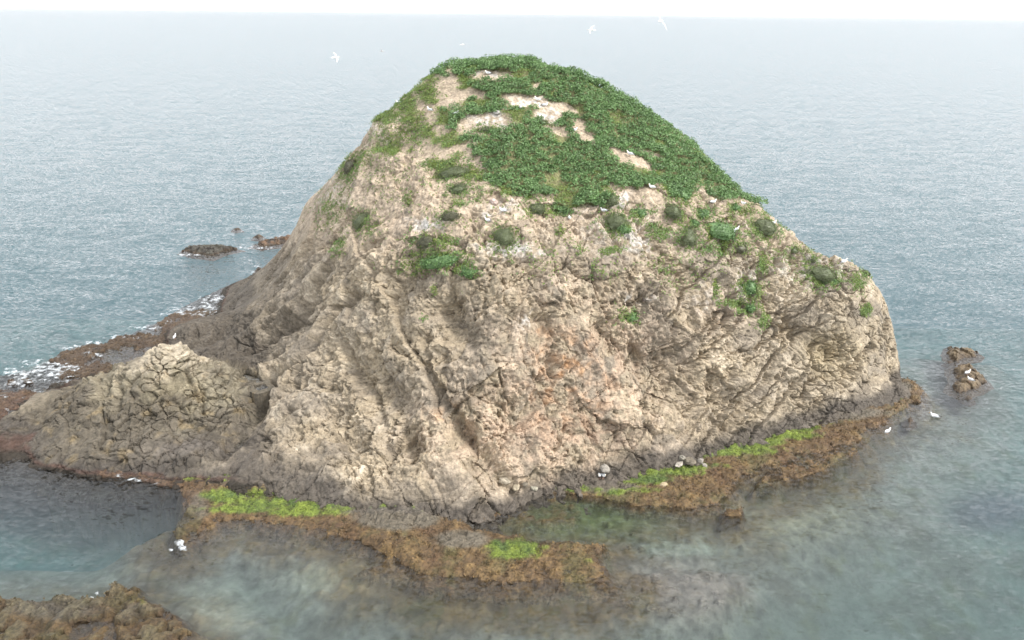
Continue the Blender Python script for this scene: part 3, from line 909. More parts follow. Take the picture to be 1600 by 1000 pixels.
# ------------------------------------------------------------------ the sea: a closed body of clear water
WAVES = (.30, .46, 1.5)
def water_material():
    m = bpy.data.materials.new('sea_water')
    m.use_nodes = True
    n, l = m.node_tree.nodes, m.node_tree.links
    n.remove(n['Principled BSDF'])
    out = n['Material Output']
    tc = n.new('ShaderNodeTexCoord')
    # wave slopes straight from noise, so the far water keeps its roughness
    def slopes(scale, sc, rot, detail, rough, amp, seed):
        mp = n.new('ShaderNodeMapping')
        mp.inputs['Rotation'].default_value = (0, 0, rot)
        mp.inputs['Scale'].default_value = sc
        mp.inputs['Location'].default_value = (seed, seed * .7, 0)
        l.new(tc.outputs['Object'], mp.inputs['Vector'])
        t = n.new('ShaderNodeTexNoise')
        t.inputs['Scale'].default_value = scale
        t.inputs['Detail'].default_value = detail
        t.inputs['Roughness'].default_value = rough
        l.new(mp.outputs[0], t.inputs['Vector'])
        s = n.new('ShaderNodeVectorMath'); s.operation = 'SUBTRACT'
        s.inputs[1].default_value = (.5, .5, .5)
        l.new(t.outputs['Color'], s.inputs[0])
        k = n.new('ShaderNodeVectorMath'); k.operation = 'MULTIPLY'
        k.inputs[1].default_value = (amp * .6, amp, 0)
        l.new(s.outputs[0], k.inputs[0])
        return k
    parts = [slopes(.2, (1, 2.4, 1), .15, 2, .5, WAVES[0], 0.0), slopes(.7, (1, 2.2, 1), -.2, 3, .55, WAVES[1], 5.0), slopes(2.9, (1, 2.2, 1), .3, 3, .6, WAVES[2], 9.0)]
    tot = parts[0]
    for q in parts[1:]:
        ad_ = n.new('ShaderNodeVectorMath'); ad_.operation = 'ADD'
        l.new(tot.outputs[0], ad_.inputs[0]); l.new(q.outputs[0], ad_.inputs[1])
        tot = ad_
    up = n.new('ShaderNodeVectorMath'); up.operation = 'ADD'
    up.inputs[1].default_value = (0, 0, 1)
    l.new(tot.outputs[0], up.inputs[0])
    b3 = n.new('ShaderNodeVectorMath'); b3.operation = 'NORMALIZE'
    l.new(up.outputs[0], b3.inputs[0])
    gl = n.new('ShaderNodeBsdfGlossy')
    gl.inputs['Roughness'].default_value = .08
    l.new(b3.outputs[0], gl.inputs['Normal'])
    tr = n.new('ShaderNodeBsdfTransparent')
    fr = n.new('ShaderNodeFresnel')
    fr.inputs['IOR'].default_value = 1.42
    l.new(b3.outputs[0], fr.inputs['Normal'])
    mx = n.new('ShaderNodeMixShader')
    l.new(fr.outputs[0], mx.inputs[0])
    l.new(tr.outputs[0], mx.inputs[1])
    l.new(gl.outputs[0], mx.inputs[2])
    l.new(mx.outputs[0], out.inputs['Surface'])
    ab = n.new('ShaderNodeVolumeAbsorption')
    ab.inputs['Color'].default_value = (.28, .80, .86, 1)
    ab.inputs['Density'].default_value = .13
    sc = n.new('ShaderNodeVolumeScatter')
    sc.inputs['Color'].default_value = (.84, .85, .93, 1)
    sc.inputs['Density'].default_value = .048
    ad = n.new('ShaderNodeAddShader')
    l.new(ab.outputs[0], ad.inputs[0])
    l.new(sc.outputs[0], ad.inputs[1])
    l.new(ad.outputs[0], out.inputs['Volume'])
    return m
M_WATER = water_material()
R_ = 24000.0
nseg = 96
tv = [(0, 45, 0)]
for r_ in (60, 200, 1500, R_):
    for a_ in ang:
        tv.append((r_ * math.cos(a_), 45 + r_ * math.sin(a_), 0))
nb = len(tv)
for a_ in ang:
    tv.append((R_ * math.cos(a_), 45 + R_ * math.sin(a_), -60))
tv.append((0, 45, -60))
import bmesh
bm = bmesh.new()
bv = [bm.verts.new(p) for p in tv]
for j in range(96):
    j2 = (j + 1) % 96
    bm.faces.new((bv[0], bv[1 + j], bv[1 + j2]))
    for k in range(3):
        bm.faces.new((bv[1 + k * 96 + j], bv[1 + (k + 1) * 96 + j], bv[1 + (k + 1) * 96 + j2], bv[1 + k * 96 + j2]))
    bm.faces.new((bv[1 + 3 * 96 + j], bv[nb + j], bv[nb + j2], bv[1 + 3 * 96 + j2]))
    bm.faces.new((bv[-1], bv[nb + j2], bv[nb + j]))
bmesh.ops.recalc_face_normals(bm, faces=bm.faces[:])
me = bpy.data.meshes.new('sea')
bm.to_mesh(me)
bm.free()
sea = link('sea', me, M_WATER)
tag(sea, kind='structure')
print('sea', time.time() - T0)

# ================================================================== PLANTS
def leaves_mesh(Pc, Dn, size, tint, droop=.25):
    """diamond leaves: centre, outward direction, length, colour (arrays)"""
    k = len(Pc)
    D = Dn + RNG.normal(0, .45, (k, 3))
    D /= np.linalg.norm(D, axis=1, keepdims=True)
    A = RNG.normal(0, 1, (k, 3))
    T = np.cross(D, A)
    T /= np.linalg.norm(T, axis=1, keepdims=True)
    B = np.cross(D, T)
    s = size[:, None]
    v0 = Pc - T * s * .5
    v1 = Pc + B * s * .38 + D * s * .10
    v2 = Pc + T * s * .5 - D * s * droop
    v3 = Pc - B * s * .38 + D * s * .10
    V = np.stack([v0, v1, v2, v3], 1).reshape(-1, 3)
    F = np.arange(4 * k).reshape(k, 4)
    C_ = np.repeat(tint, 4, 0)
    return V, F, C_

def dome_points(k, flat=.8):
    d = RNG.normal(0, 1, (k, 3))
    d[:, 2] = np.abs(d[:, 2]) * flat + .05
    d /= np.linalg.norm(d, axis=1, keepdims=True)
    return d

MALLOW_D, MALLOW_L = np.array([.068, .130, .044]), np.array([.195, .325, .120])
HERB_D, HERB_L = np.array([.105, .150, .030]), np.array([.235, .29, .06])

SHRUBS = [  # column, row, half width px, half height px, kind, label
 (567,342,15,16,'c','dark rounded cushion shrub alone on the steep left flank'),
 (786,365,16,18,'c','round grey-green cushion shrub alone in the middle of the slope'),
 (962,345,17,16,'c','olive cushion shrub with a trailing foot beside the white gull droppings'),
 (975,356,9,8,'m','small leafy tuft hanging below the olive cushion shrub'),
 (1050,328,13,13,'c','round dark cushion shrub just below the thicket edge on the right'),
 (1074,364,14,20,'c','tall narrow cushion shrub left of the big leafy mallow'),
 (1084,348,10,9,'m','small leafy mallow on top of the tall narrow cushion shrub'),
 (1124,357,27,17,'m','big broad leafy mallow standing alone on the right slope'),
 (1098,332,14,10,'m','small leafy mallow uphill left of the big broad mallow'),
 (1194,352,17,16,'c','grey-green cushion shrub on the right skyline'),
 (1284,426,20,13,'c','wide cushion shrub on the right shoulder below the perched gull'),
 (1296,437,12,7,'m','leafy tuft at the foot of the wide shoulder cushion'),
 (839,324,12,11,'c','smooth cushion shrub at the lower edge of the thicket'),
 (956,308,9,13,'c','upright cushion shrub at the thicket edge above the droppings'),
 (716,293,14,10,'c','low cushion shrub on the left under the green shoulder'),
 (667,376,15,12,'c','brown-grey dry cushion shrub above the green ledge'),
 (708,268,24,12,'c','broad low cushion shrub at the left edge of the thicket'),
 (690,405,34,12,'m','wide dark leafy mat in the middle of the green ledge'),
 (733,421,13,10,'m','leafy tuft at the right end of the green ledge'),
 (703,336,15,9,'c','dull cushion shrub on the bare slope above the pale streak'),
 (1000,330,12,9,'m','leafy tuft on pale ground between two cushion shrubs'),
 (1060,300,19,12,'m','leafy mallow at the lowest tip of the right thicket'),
 (1149,324,9,8,'m','small leafy mallow near the right skyline above the cushion'),
 (1239,389,9,6,'c','small flat cushion shrub on the right skyline'),
 (1350,426,8,6,'c','tiny cushion shrub at the far right end of the skyline'),
 (984,492,11,9,'m','lone leafy tuft high on the bare cliff face'),
 (1170,446,12,12,'m','grey-green leafy tuft on the right cliff above the yellow moss'),
 (1172,478,7,9,'m','small grey-green tuft on the pale patch of the right cliff'),
 (548,255,9,18,'c','grey-brown shrub on the left skyline'),
 (845,190,12,5,'c','flat cushion shrub on the bare ground among the summit gulls'),
 (760,202,11,6,'c','little dark shrub on the lower bare patch near the summit'),
 (1155,385,11,9,'c','dull olive shrub right below the pair of gulls'),
 (1268,405,8,6,'c','small grey shrub on the pale skyline left of the perched gull'),
]
SHRUB_SPOTS = SHRUBS
# thicket of mallow: clumps on a jittered grid over the planted ground
visible = np.where((veg > .35) & (Q[:, 2] > 9))[0]
cell = np.floor(Q[visible, :2] / .44).astype(np.int64)
_, first = np.unique(cell[:, 0] * 100003 + cell[:, 1], return_index=True)
cl = visible[first]
cl = cl[RNG.random(len(cl)) < .92]
mall = fbm(Q[cl], 2.4, 3, 501) + .018 * (QU[cl] - 735) / 2 - .003 * (QV[cl] - 200)
is_mall = mall > -.28
is_mall &= fbm(Q[cl], 1.7, 2, 507) > -.26
cvar = fbm(Q[cl], 3.0, 3, 511)
cvar2 = fbm(Q[cl], 2.0, 2, 513)
lv, lf, lc, hv, hf, hc = [], [], [], [], [], []
LV = LF = 0
Pl, Dl, Sl, Tl = [], [], [], []
Ph, Dh, Sh, Th = [], [], [], []
for j, vi in enumerate(cl):
    c = Q[vi]
    nn = N[vi] * .6 + np.array([0, 0, .6])
    nn /= np.linalg.norm(nn)
    back = c[1] > 64
    if is_mall[j]:
        r = RNG.uniform(.26, .42) if RNG.random() < .7 else RNG.uniform(.42, .62)
        k = int((34 if back else 120) * r / .45)
        d = dome_points(k)
        rr = r * (.62 + .45 * RNG.random(k))[:, None]
        r *= 1 + .5 * cvar2[j]
        pc = c + d * rr * np.array([1, 1, .95]) + nn * (.02 + .7 * max(0, cvar2[j]))
        t = RNG.random()
        t = np.clip(t * .5 + .5 * (.5 + 1.2 * cvar[j]), 0, 1)
        base = lerp(MALLOW_D, MALLOW_L, .1 + .8 * t)
        tint = lerp(base * .75, MALLOW_L * (1.0 + .1 * t), RNG.random((k, 1)) ** 1.5)
        Pl.append(pc); Dl.append(d * .7 + np.array([0, 0, .5])); Sl.append(RNG.uniform(.08, .17, k)); Tl.append(tint)
    else:
        k = 26 if back else 110
        r = RNG.uniform(.3, .5)
        off = RNG.normal(0, r * .6, (k, 3))
        off -= (off @ nn)[:, None] * nn
        pc = c + off + nn * (RNG.random(k) * .16 + .02)[:, None]
        t = np.clip(.5 + .8 * fbm(c[None], 1.5, 2, 77)[0], 0, 1)
        tint = lerp(lerp(MALLOW_L, HERB_D, t), HERB_L, RNG.random((k, 1)))
        Ph.append(pc); Dh.append(np.repeat(nn[None], k, 0)); Sh.append(RNG.uniform(.05, .11, k)); Th.append(tint)
V_m, F_m, C_m = leaves_mesh(np.concatenate(Pl), np.concatenate(Dl), np.concatenate(Sl), np.concatenate(Tl))
o = link('mallow_thicket', new_mesh('mallow_thicket', V_m, F_m, False, C_m), M_LEAF)
tag(o, 'dense dark green leafy thicket covering the summit and right shoulder', 'thicket', kind='stuff')
print('thicket leaves', len(F_m), time.time() - T0)

# low bright herbs: spots, streaks and the thin edge of the thicket
HERBS = [(683,402,44,14,.9),(650,418,24,10,1),(715,420,26,12,.8),(690,378,22,10,1),(640,200,26,30,.6),(610,220,22,26,.5),(700,262,40,14,.7),(720,275,40,12,.6),(560,250,24,14,.5),(545,265,14,30,.5),(600,180,24,16,.7),(630,160,24,18,.7),(665,145,20,14,.6),
         (1128,382,10,20,1),(1190,414,8,14,1),(1180,455,8,14,.9),(1120,452,8,14,.7),(1145,475,20,7,.9),(1160,488,12,5,.9),(1191,502,8,10,.8),(1352,484,8,8,.8),(955,392,18,6,.8),(1030,365,18,10,.9),(1022,358,12,8,.8),(875,365,6,14,.6),(680,455,6,8,.9),
         (660,498,7,6,.9),(640,375,10,6,.6),(720,318,16,6,.7),(745,310,10,8,.5),(530,380,14,8,.6),(525,395,10,8,.6),(638,310,8,10,.7),(1060,340,8,12,.8),(1062,375,12,8,.7),(1285,440,20,12,.5),(1000,335,20,8,.7),(1340,440,14,14,.5),(905,398,5,12,.5),(1035,425,10,5,.6),
         (980,345,26,6,.5),(1100,390,26,10,.35),(860,330,30,8,.6),(940,420,30,20,.18),(1060,420,60,30,.14),(600,280,50,40,.12),(520,330,24,30,.3),(700,340,40,20,.2),(850,400,60,30,.12),(1210,400,30,20,.2),(770,300,40,10,.4),(1165,330,20,10,.5),(1250,400,20,14,.3)]
front = np.where((Q[:, 1] < 64) & (Q[:, 2] > 4) & (veg < .5))[0]
fu, fv = QU[front] + 8 * wob[front], QV[front] + 6 * wob2[front]
hm = np.zeros(len(front), np.float32)
for gu, gv, ru, rv, st in HERBS:
    hm = np.maximum(hm, st * np.exp(-(((fu - gu) / ru) ** 2 + ((fv - gv) / rv) ** 2) ** 1.2))
edge = veg[front] * .9
hn = fbm(Q[front], .8, 3, 521)
for s_ in SHRUB_SPOTS:
    hm = np.maximum(hm, .55 * np.exp(-(((fu - s_[0]) / (s_[2] * 1.5)) ** 2 + ((fv - s_[1] - s_[3] * .4) / (s_[3] * 1.3)) ** 2)))
prob = np.clip(hm * sstep(-.35, .25, hn + hm * .4) * 1.0 + edge * .6, 0, 1)
pick = front[RNG.random(len(front)) < prob]
rep = np.repeat(pick, 3)
k = len(rep)
pc = Q[rep] + RNG.normal(0, .05, (k, 3)) + N[rep] * (RNG.random(k) * .14)[:, None] + np.array([0, 0, .03])
t = np.clip(.5 + .9 * fbm(Q[rep], 1.2, 2, 533), 0, 1)[:, None]
tint = lerp(lerp(MALLOW_L, HERB_D, t), lerp(HERB_D, HERB_L, t), RNG.random((k, 1)))
Ph.append(pc); Dh.append(N[rep]); Sh.append(RNG.uniform(.07, .15, k)); Th.append(tint)
V_m, F_m, C_m = leaves_mesh(np.concatenate(Ph), np.concatenate(Dh), np.concatenate(Sh), np.concatenate(Th))
o = link('low_herbs', new_mesh('low_herbs', V_m, F_m, False, C_m), M_LEAF)
tag(o, 'low yellow-green herbs creeping over the bare upper slope', 'herbs', kind='stuff')
print('herbs', len(F_m), time.time() - T0)

# single shrubs: closed cushions and leafy mallows, each a thing of its own
OLIVE_D, OLIVE_L = np.array([.072, .092, .042]), np.array([.180, .205, .10])
M_WOOD = mat_tint('shrub_wood', rough=.95, scale=30, contrast=.3, bump=.01, tintattr=False, color=(.10, .075, .05))

def stem_mesh(r):
    V, F = [], []
    m = 7
    for q in range(5):
        a = RNG.uniform(0, 6.28)
        tip = np.array([math.cos(a), math.sin(a), .9]) * r * .5
        base = len(V)
        for s in range(4):
            f = s / 3
            rad = (.05 * (1 - f) + .012) * max(r, .3)
            cpt = tip * f ** 1.2 - np.array([0, 0, .15 * (1 - f)])
            for w in range(m):
                b = 2 * math.pi * w / m
                V.append(cpt + np.array([math.cos(b) * rad, math.sin(b) * rad, 0]))
        for s in range(3):
            for w in range(m):
                F.append((base + s * m + w, base + s * m + (w + 1) % m, base + (s + 1) * m + (w + 1) % m, base + (s + 1) * m + w))
    return new_mesh('stem', np.array(V), np.array(F), True)

def shrub(u, v, hw, hh, kind, label):
    p, nn = surf(u, v + hh * .3)
    dist = np.linalg.norm(p - np.array([0, 0, CAM_H]))
    r, hz = 1.1 * hw * dist / FPX, 1.15 * hh * dist / FPX
    up = nn * .7 + np.array([0, 0, .5])
    up /= np.linalg.norm(up)
    root = thing('cushion_shrub' if kind == 'c' else 'mallow_shrub', label, 'shrub', tuple(p - up * .05), 'shrubs standing singly on the slope')
    x = np.cross(up, [0, 1, 0.2]); x /= np.linalg.norm(x)
    y = np.cross(up, x)
    B = np.stack([x, y, up], 1)
    dk, lt = (OLIVE_D, OLIVE_L) if kind == 'c' else (MALLOW_D, MALLOW_L)
    if 'brown' in label or 'dull' in label:
        dk, lt = np.array([.085, .085, .052]), np.array([.17, .165, .10])
    # irregular dome of leaves
    k = 1500 if kind == 'c' else 420
    k = int(k * max(.35, min(1.6, r * hz / .3)))
    d = dome_points(k, .9)
    lump = 1 + .42 * vnoise(d * 1.0 + RNG.uniform(0, 50, 3), .7, 601)
    depth = (.72 + .30 * RNG.random(k)) if kind == 'm' else (.88 + .14 * RNG.random(k))
    loc = d * (lump * depth)[:, None] * np.array([r, hz, max(.85 * min(r, hz), .15)])
    pc = loc @ B.T
    sz = RNG.uniform(.035, .065, k) if kind == 'c' else RNG.uniform(.09, .17, k)
    tone = RNG.random((k, 1)) * (.4 + .6 * lump[:, None] / 1.2)
    V1, F1, C1 = leaves_mesh(pc, d @ B.T, sz, lerp(dk, lt, np.clip(tone, 0, 1)))
    # close-set inner growth behind the leaves
    nu, nv = 18, 7
    th = np.linspace(0, 2 * np.pi, nu, endpoint=False)
    ph = np.linspace(0, 1, nv) * np.pi / 2
    g = np.array([[math.cos(a) * math.cos(b), math.sin(a) * math.cos(b), math.sin(b)] for b in ph for a in th])
    gl = (1 + .2 * vnoise(g, .5, 602)) * .82
    gv = (g * gl[:, None] * np.array([r, hz, max(.85 * min(r, hz), .15)])) @ B.T
    gf = np.array([[a * nu + b, a * nu + (b + 1) % nu, (a + 1) * nu + (b + 1) % nu, (a + 1) * nu + b] for a in range(nv - 1) for b in range(nu)])
    V2 = np.concatenate([V1, gv]); F2 = np.concatenate([F1, gf + len(V1)]); C2 = np.concatenate([C1, np.repeat((.6 * dk + .4 * lt)[None], len(gv), 0)])
    link('foliage', new_mesh('foliage', V2, F2, False, C2), M_LEAF, parent=root)
    link('stem', stem_mesh(min(r, hz)), M_WOOD, parent=root)
for s_ in SHRUBS:
    shrub(*s_)
print('shrubs', time.time() - T0)

# weed and algae standing on the shelf
wet = np.where((Z > -.10) & (S[:, 1] < 60) & (S[:, 1] > 26) & (cov < .9))[0]
wp_ = RNG.random(len(wet)) < np.clip(.30 * (1 - grey_m[wet]) * (1 - lm[wet]), 0, 1)
wv = np.repeat(wet[wp_], 2)
k = len(wv)
pc = S[wv] + RNG.normal(0, .05, (k, 3)) * np.array([1, 1, .4]) + np.array([0, 0, .03])
tint = Cs[wv] * RNG.uniform(.55, 1.6, (k, 1))
V_m, F_m, C_m = leaves_mesh(pc, np.repeat(np.array([[0, -.35, 1.0]]), k, 0), RNG.uniform(.06, .15, k), tint)
M_WEED = mat_tint('wet_weed', rough=.55, spec=.4, scale=4, contrast=.2, bump=0, trans=.12)
o = link('brown_seaweed', new_mesh('brown_seaweed', V_m, F_m, False, C_m), M_WEED)
tag(o, 'brown and ochre seaweed fringing the shelf round the island', 'seaweed', kind='stuff')
gp = np.where((lm > .45) & (Z > -.1) & (cov < 1.2))[0]
gp = np.repeat(gp, 3)
k = len(gp)
pc = S[gp] + RNG.normal(0, .05, (k, 3)) * np.array([1, 1, .3]) + np.array([0, 0, .025])
tint = Cs[gp] * RNG.uniform(.6, 1.4, (k, 1))
V_m, F_m, C_m = leaves_mesh(pc, np.repeat(np.array([[0, -.2, 1.0]]), k, 0), RNG.uniform(.04, .10, k), tint)
o = link('green_algae', new_mesh('green_algae', V_m, F_m, False, C_m), M_WEED)
tag(o, 'bright lime green algae lying in patches on the rock shelf', 'algae', kind='stuff')
print('weed', time.time() - T0)

# ================================================================== ROCKS IN THE SEA, BOULDERS
def sea_rock(outline, height, label, c0, c1, group=None, name='sea_rock'):
    pw = np.array(wp(outline))
    cen = pw.mean(0)
    ext = np.ptp(pw, axis=0).max()
    st = max(.05, ext / 90)
    ax = np.arange(pw[:, 0].min() - .6, pw[:, 0].max() + .6, st)
    ay = np.arange(pw[:, 1].min() - .6, pw[:, 1].max() + .6, st)
    X, Y = np.meshgrid(ax, ay)
    G = np.stack([X.ravel(), Y.ravel(), np.zeros(X.size)], 1).astype(np.float32)
    a = fbm(G, 1.0, 4, 701, gain=.6); b = fbm(G, 1.0, 4, 702, gain=.6)
    sdv = poly_sd(G[:, 0] + .22 * a, G[:, 1] + .22 * b, pw)
    t = sstep(-.5, .22 * ext, sdv)
    q1, q2, qid = voronoi(G + .2 * np.stack([a, b, a], 1), .5, 711)
    rid = fbm(G, (1.6, .8, 1), 3, 721, ridged=True)
    height = height * (.75 if 'right' in label else .5)
    z = -.45 + (height * .75 + .45) * t + sstep(-.1, .5, sdv) * (.35 * height * rid + .30 * (r01(qid) - .5) - .2 * q1 + .2 * a)
    G[:, 2] = z
    col = blend(np.repeat(np.asarray(c0, np.float32)[None], len(G), 0), np.asarray(c1, np.float32), sstep(-.2, .35, b + .5 * (z - .25 * height)))
    col = blend(col, dkbrown, sstep(.18, .02, z) * .8)
    col = col * (1 + .3 * a)[:, None]
    F_ = grid_faces(len(ay), len(ax))
    F_ = F_[z[F_].max(1) > -.35]
    G[:, :2] -= cen
    v_, f_, c_ = compact(G, F_, np.clip(col, .01, .6))
    o = link(name, new_mesh(name, v_, f_, False, c_), M_SHELF, loc=(cen[0], cen[1], 0))
    return tag(o, label, 'rock', group)

DKR, GRR, OCR = (.036, .029, .023), (.055, .05, .037), (.135, .098, .055)
GRP = 'rocks awash in the sea round the island'
sea_rock([(277,393),(290,384),(318,382),(350,381),(384,388),(355,394),(332,403),(300,399)], 1.0, 'dark peaked rock awash in open sea left of the island', DKR, GRR, GRP)
sea_rock([(386,383),(404,377),(430,371),(475,364),(480,380),(440,383),(408,387)], .95, 'long brown rock awash touching the back left skyline of the island', DKR, (.13,.075,.04), GRP)
sea_rock([(395,371),(404,367),(412,369),(405,372)], .35, 'small dark rock just behind the long brown rock', DKR, (.12,.08,.05), GRP)
sea_rock([(363,358),(370,355),(377,358),(370,359)], .25, 'tiny lone rock farthest out in the left sea', DKR, DKR, GRP)
sea_rock([(395,426),(402,418),(411,419),(409,428)], .55, 'small dark rounded rock with foam at the left waterline', DKR, DKR, GRP)
sea_rock([(408,420),(418,411),(432,408),(436,418),(420,424)], .5, 'brown rock tucked against the left cliff foot', DKR, (.13,.08,.045), GRP)
sea_rock([(1477,549),(1481,540),(1500,543),(1520,546),(1535,552),(1530,559),(1512,561),(1495,567),(1478,557)], .55, 'smaller upper ochre rock of the pair off the right end', (.075,.052,.03), OCR, GRP)
sea_rock([(1481,573),(1500,567),(1520,569),(1535,582),(1551,599),(1535,608),(1515,615),(1500,617),(1479,607),(1487,592)], .75, 'larger lower ochre rock of the right pair with two gulls', (.075,.052,.03), OCR, GRP)
sea_rock([(1480,566),(1484,563),(1488,566),(1484,568)], .2, 'pebble-sized rock in the gap of the right pair', DKR, DKR, GRP)
sea_rock([(1507,622),(1514,619),(1518,622),(1512,624)], .15, 'little rock just below the larger right rock', DKR, DKR, GRP)
sea_rock([(1417,655),(1425,652),(1427,658),(1420,660)], .15, 'small weedy rock awash off the right shelf tip', DKR, (.12,.08,.04), GRP)

def boulder(p, size, label, c0, flat=.7, name='boulder'):
    bm = bmesh.new()
    bmesh.ops.create_icosphere(bm, subdivisions=4, radius=1.0)
    V = np.array([v.co for v in bm.verts], np.float32)
    F_ = np.array([[v.index for v in f.verts] for f in bm.faces])
    bm.free()
    off = RNG.uniform(0, 90, 3).astype(np.float32)
    q1, q2, qid = voronoi(V + off, 1.1, 731)
    r = 1 + .30 * vnoise(V + off, 1.1, 741) + .14 * vnoise(V + off, .4, 742) - .35 * (q1 - .5)
    V = V * r[:, None] * np.array(size) * np.array([1, 1, flat])
    col = np.asarray(c0, np.float32)[None] * (1 + .3 * vnoise(V + off, .15, 743))[:, None]
    o = link(name, new_mesh(name, V, F_, False, col), M_ROCK, loc=tuple(p))
    o.rotation_euler = (RNG.uniform(-.2, .2), RNG.uniform(-.2, .2), RNG.uniform(0, 6))
    return tag(o, label, 'boulder', 'loose boulders')

def shelf_point(u, v):
    m = np.where((np.abs(SU - u) < 3) & (np.abs(SV - v) < 3) & (Z > -.5))[0]
    if len(m) == 0:
        return at_z(u, v, 0.2)
    return S[m[np.argsort(SW[m])[:8]]].mean(0)

def land_or_shelf(u, v):
    p1, nn = surf(u, v, 2)
    p2 = shelf_point(u, v)
    d1 = np.linalg.norm(p1 - np.array([0, 0, CAM_H])); d2 = np.linalg.norm(p2 - np.array([0, 0, CAM_H]))
    return p1 if d1 < d2 else p2

PALE = (.28, .255, .22)
for u, v, s, lab, c in [
 (945,734,(.34,.26,.30),'pale boulder at the dark cliff foot behind two white gulls',PALE),
 (1076,722,(.50,.30,.26),'largest dark boulder of the cluster on the algae',(.15,.13,.10)),
 (1061,727,(.34,.20,.18),'flat grey boulder at the left end of the algae cluster',(.30,.27,.23)),
 (1065,716,(.20,.16,.22),'small grey boulder above the algae cluster',(.25,.23,.19)),
 (1094,722,(.22,.20,.26),'pale upright boulder at the right end of the algae cluster',PALE),
 (1101,727,(.18,.15,.16),'small pale stone beside the upright boulder',PALE),
 (1037,758,(.26,.16,.16),'lone tan stone on the brown seaweed',(.36,.29,.19)),
 (807,762,(.26,.2,.18),'tan stone at the left end of the rubble by the tide pool',(.34,.29,.21)),
 (835,764,(.22,.18,.16),'grey stone on the rubble above the tide pool',(.3,.28,.22)),
 (820,758,(.18,.16,.15),'dark stone between the two rubble stones',(.15,.13,.10)),
 (788,753,(.34,.24,.28),'grey block leaning on the buttress foot',(.30,.26,.20)),
 (771,318,(.30,.26,.30),'pinkish boulder on bare soil below the thicket',(.42,.33,.29)),
 (776,177,(.32,.24,.24),'grey boulder beside the lower summit clearing',(.42,.40,.37)),
 (1006,470,(.12,.12,.35),'thin dark upright stone on the cliff face',(.16,.13,.11)),
]:
    p = land_or_shelf(u, v)
    boulder(p + np.array([0, 0, s[2] * .35]), s, lab, c)

# ------------------------------------------------------------------ rain pools on the saddle
def rain_pool(poly, z, label):
    pts_ = [at_z(u, v, z)[:2] for u, v in poly]
    V = [(x, y, z) for x, y in pts_] + [(x, y, z - .25) for x, y in pts_]
    k = len(pts_)
    bm = bmesh.new()
    vs = [bm.verts.new(p) for p in V]
    bm.faces.new(vs[:k])
    bm.faces.new(vs[k:][::-1])
    for j in range(k):
        bm.faces.new((vs[j], vs[(j + 1) % k], vs[k + (j + 1) % k], vs[k + j]))
    bmesh.ops.recalc_face_normals(bm, faces=bm.faces[:])
    me = bpy.data.meshes.new('rock_pool')
    bm.to_mesh(me); bm.free()
    o = link('rock_pool_water', me, M_WATER)
    tag(o, kind='structure')
for poly, z in POOLS:
    rain_pool(poly, z, '')

# ------------------------------------------------------------------ foam
FOAM = [(95,578,42,13,1),(55,588,45,12,.85),(112,600,26,6,.95),(70,572,44,10,.8),(120,545,34,5,.7),(230,512,36,4,.7),(310,482,50,5,.7),(138,556,22,6,.7),(25,600,30,8,.7),(15,622,24,5,.8),(20,652,26,5,.85),(5,640,16,4,.7),(300,490,46,6,.85),(340,468,30,8,.8),(255,502,20,6,.7),(195,528,36,4,.7),(150,538,26,5,.7),
        (279,850,9,5,1),(286,858,10,4,.95),(268,860,8,3,.7),(215,750,30,5,.75),(190,745,20,4,.7),(240,757,14,4,.7),(298,399,22,2,.8),(385,388,24,3,.65),(420,388,26,2,.7),(397,428,8,3,.9),(404,417,10,3,.7),(140,935,7,2.5,.8),(152,928,4,6,.5),
        (1385,668,10,3,.5),(440,372,30,2,.6),(230,545,8,3,.4),(175,540,20,4,.5),(60,612,30,4,.5),(330,480,40,6,.5),(280,478,30,6,.4),(20,580,40,12,.45)]
fv_, ff_, fd_ = [], [], []
nf = 0
for gu, gv, ru, rv, st in FOAM:
    c = at_z(gu, gv, 0)
    ex = at_z(gu + ru * 1.9, gv, 0)[0] - c[0]
    y0, y1 = at_z(gu, gv + rv * 1.9, 0)[1], at_z(gu, gv - rv * 1.9, 0)[1]
    stp = .06 if c[1] < 50 else .09
    ax = np.arange(c[0] - ex, c[0] + ex, stp); ay = np.arange(y0, y1, stp)
    if len(ax) < 3 or len(ay) < 3: continue
    X, Y = np.meshgrid(ax, ay)
    G = np.stack([X.ravel(), Y.ravel(), np.zeros(X.size)], 1).astype(np.float32)
    pu, pv, _ = project(G)
    m_ = st * np.exp(-(((pu - gu) / ru) ** 2 + ((pv - gv) / rv) ** 2))
    nn1 = fbm(G, (2.2, 1.1, 1), 4, 801, gain=.65)
    lace = 1 - np.abs(fbm(G, (1.3, .8, 1), 3, 811, gain=.5)) * 3.2
    val = m_ * 1.2 + .5 * nn1 + .42 * lace - .66
    G[:, 2] = .03 + np.clip(val, 0, .5) * .22 + .05 * vnoise(G, .3, 821)
    F_ = grid_faces(len(ay), len(ax))
    F_ = F_[(val[F_].mean(1) > .12)]
    if not len(F_): continue
    v_, f_, d_ = compact(G, F_, np.clip(val, 0, 1))
    fv_.append(v_); ff_.append(f_ + nf); fd_.append(d_); nf += len(v_)
M_FOAM = mat_tint('foam', rough=.8, spec=.3, scale=8, contrast=.1, bump=.02, tintattr=False, color=(.60, .63, .65))
fn, fl = M_FOAM.node_tree.nodes, M_FOAM.node_tree.links
fa_ = fn.new('ShaderNodeAttribute'); fa_.attribute_name = 'density'
fno = fn.new('ShaderNodeTexNoise'); fno.inputs['Scale'].default_value = 3.0; fno.inputs['Detail'].default_value = 4
fl.new(fn['Texture Coordinate'].outputs['Object'], fno.inputs['Vector'])
fsum = fn.new('ShaderNodeMath'); fsum.operation = 'ADD'
fl.new(fa_.outputs['Fac'], fsum.inputs[0]); fl.new(fno.outputs['Fac'], fsum.inputs[1])
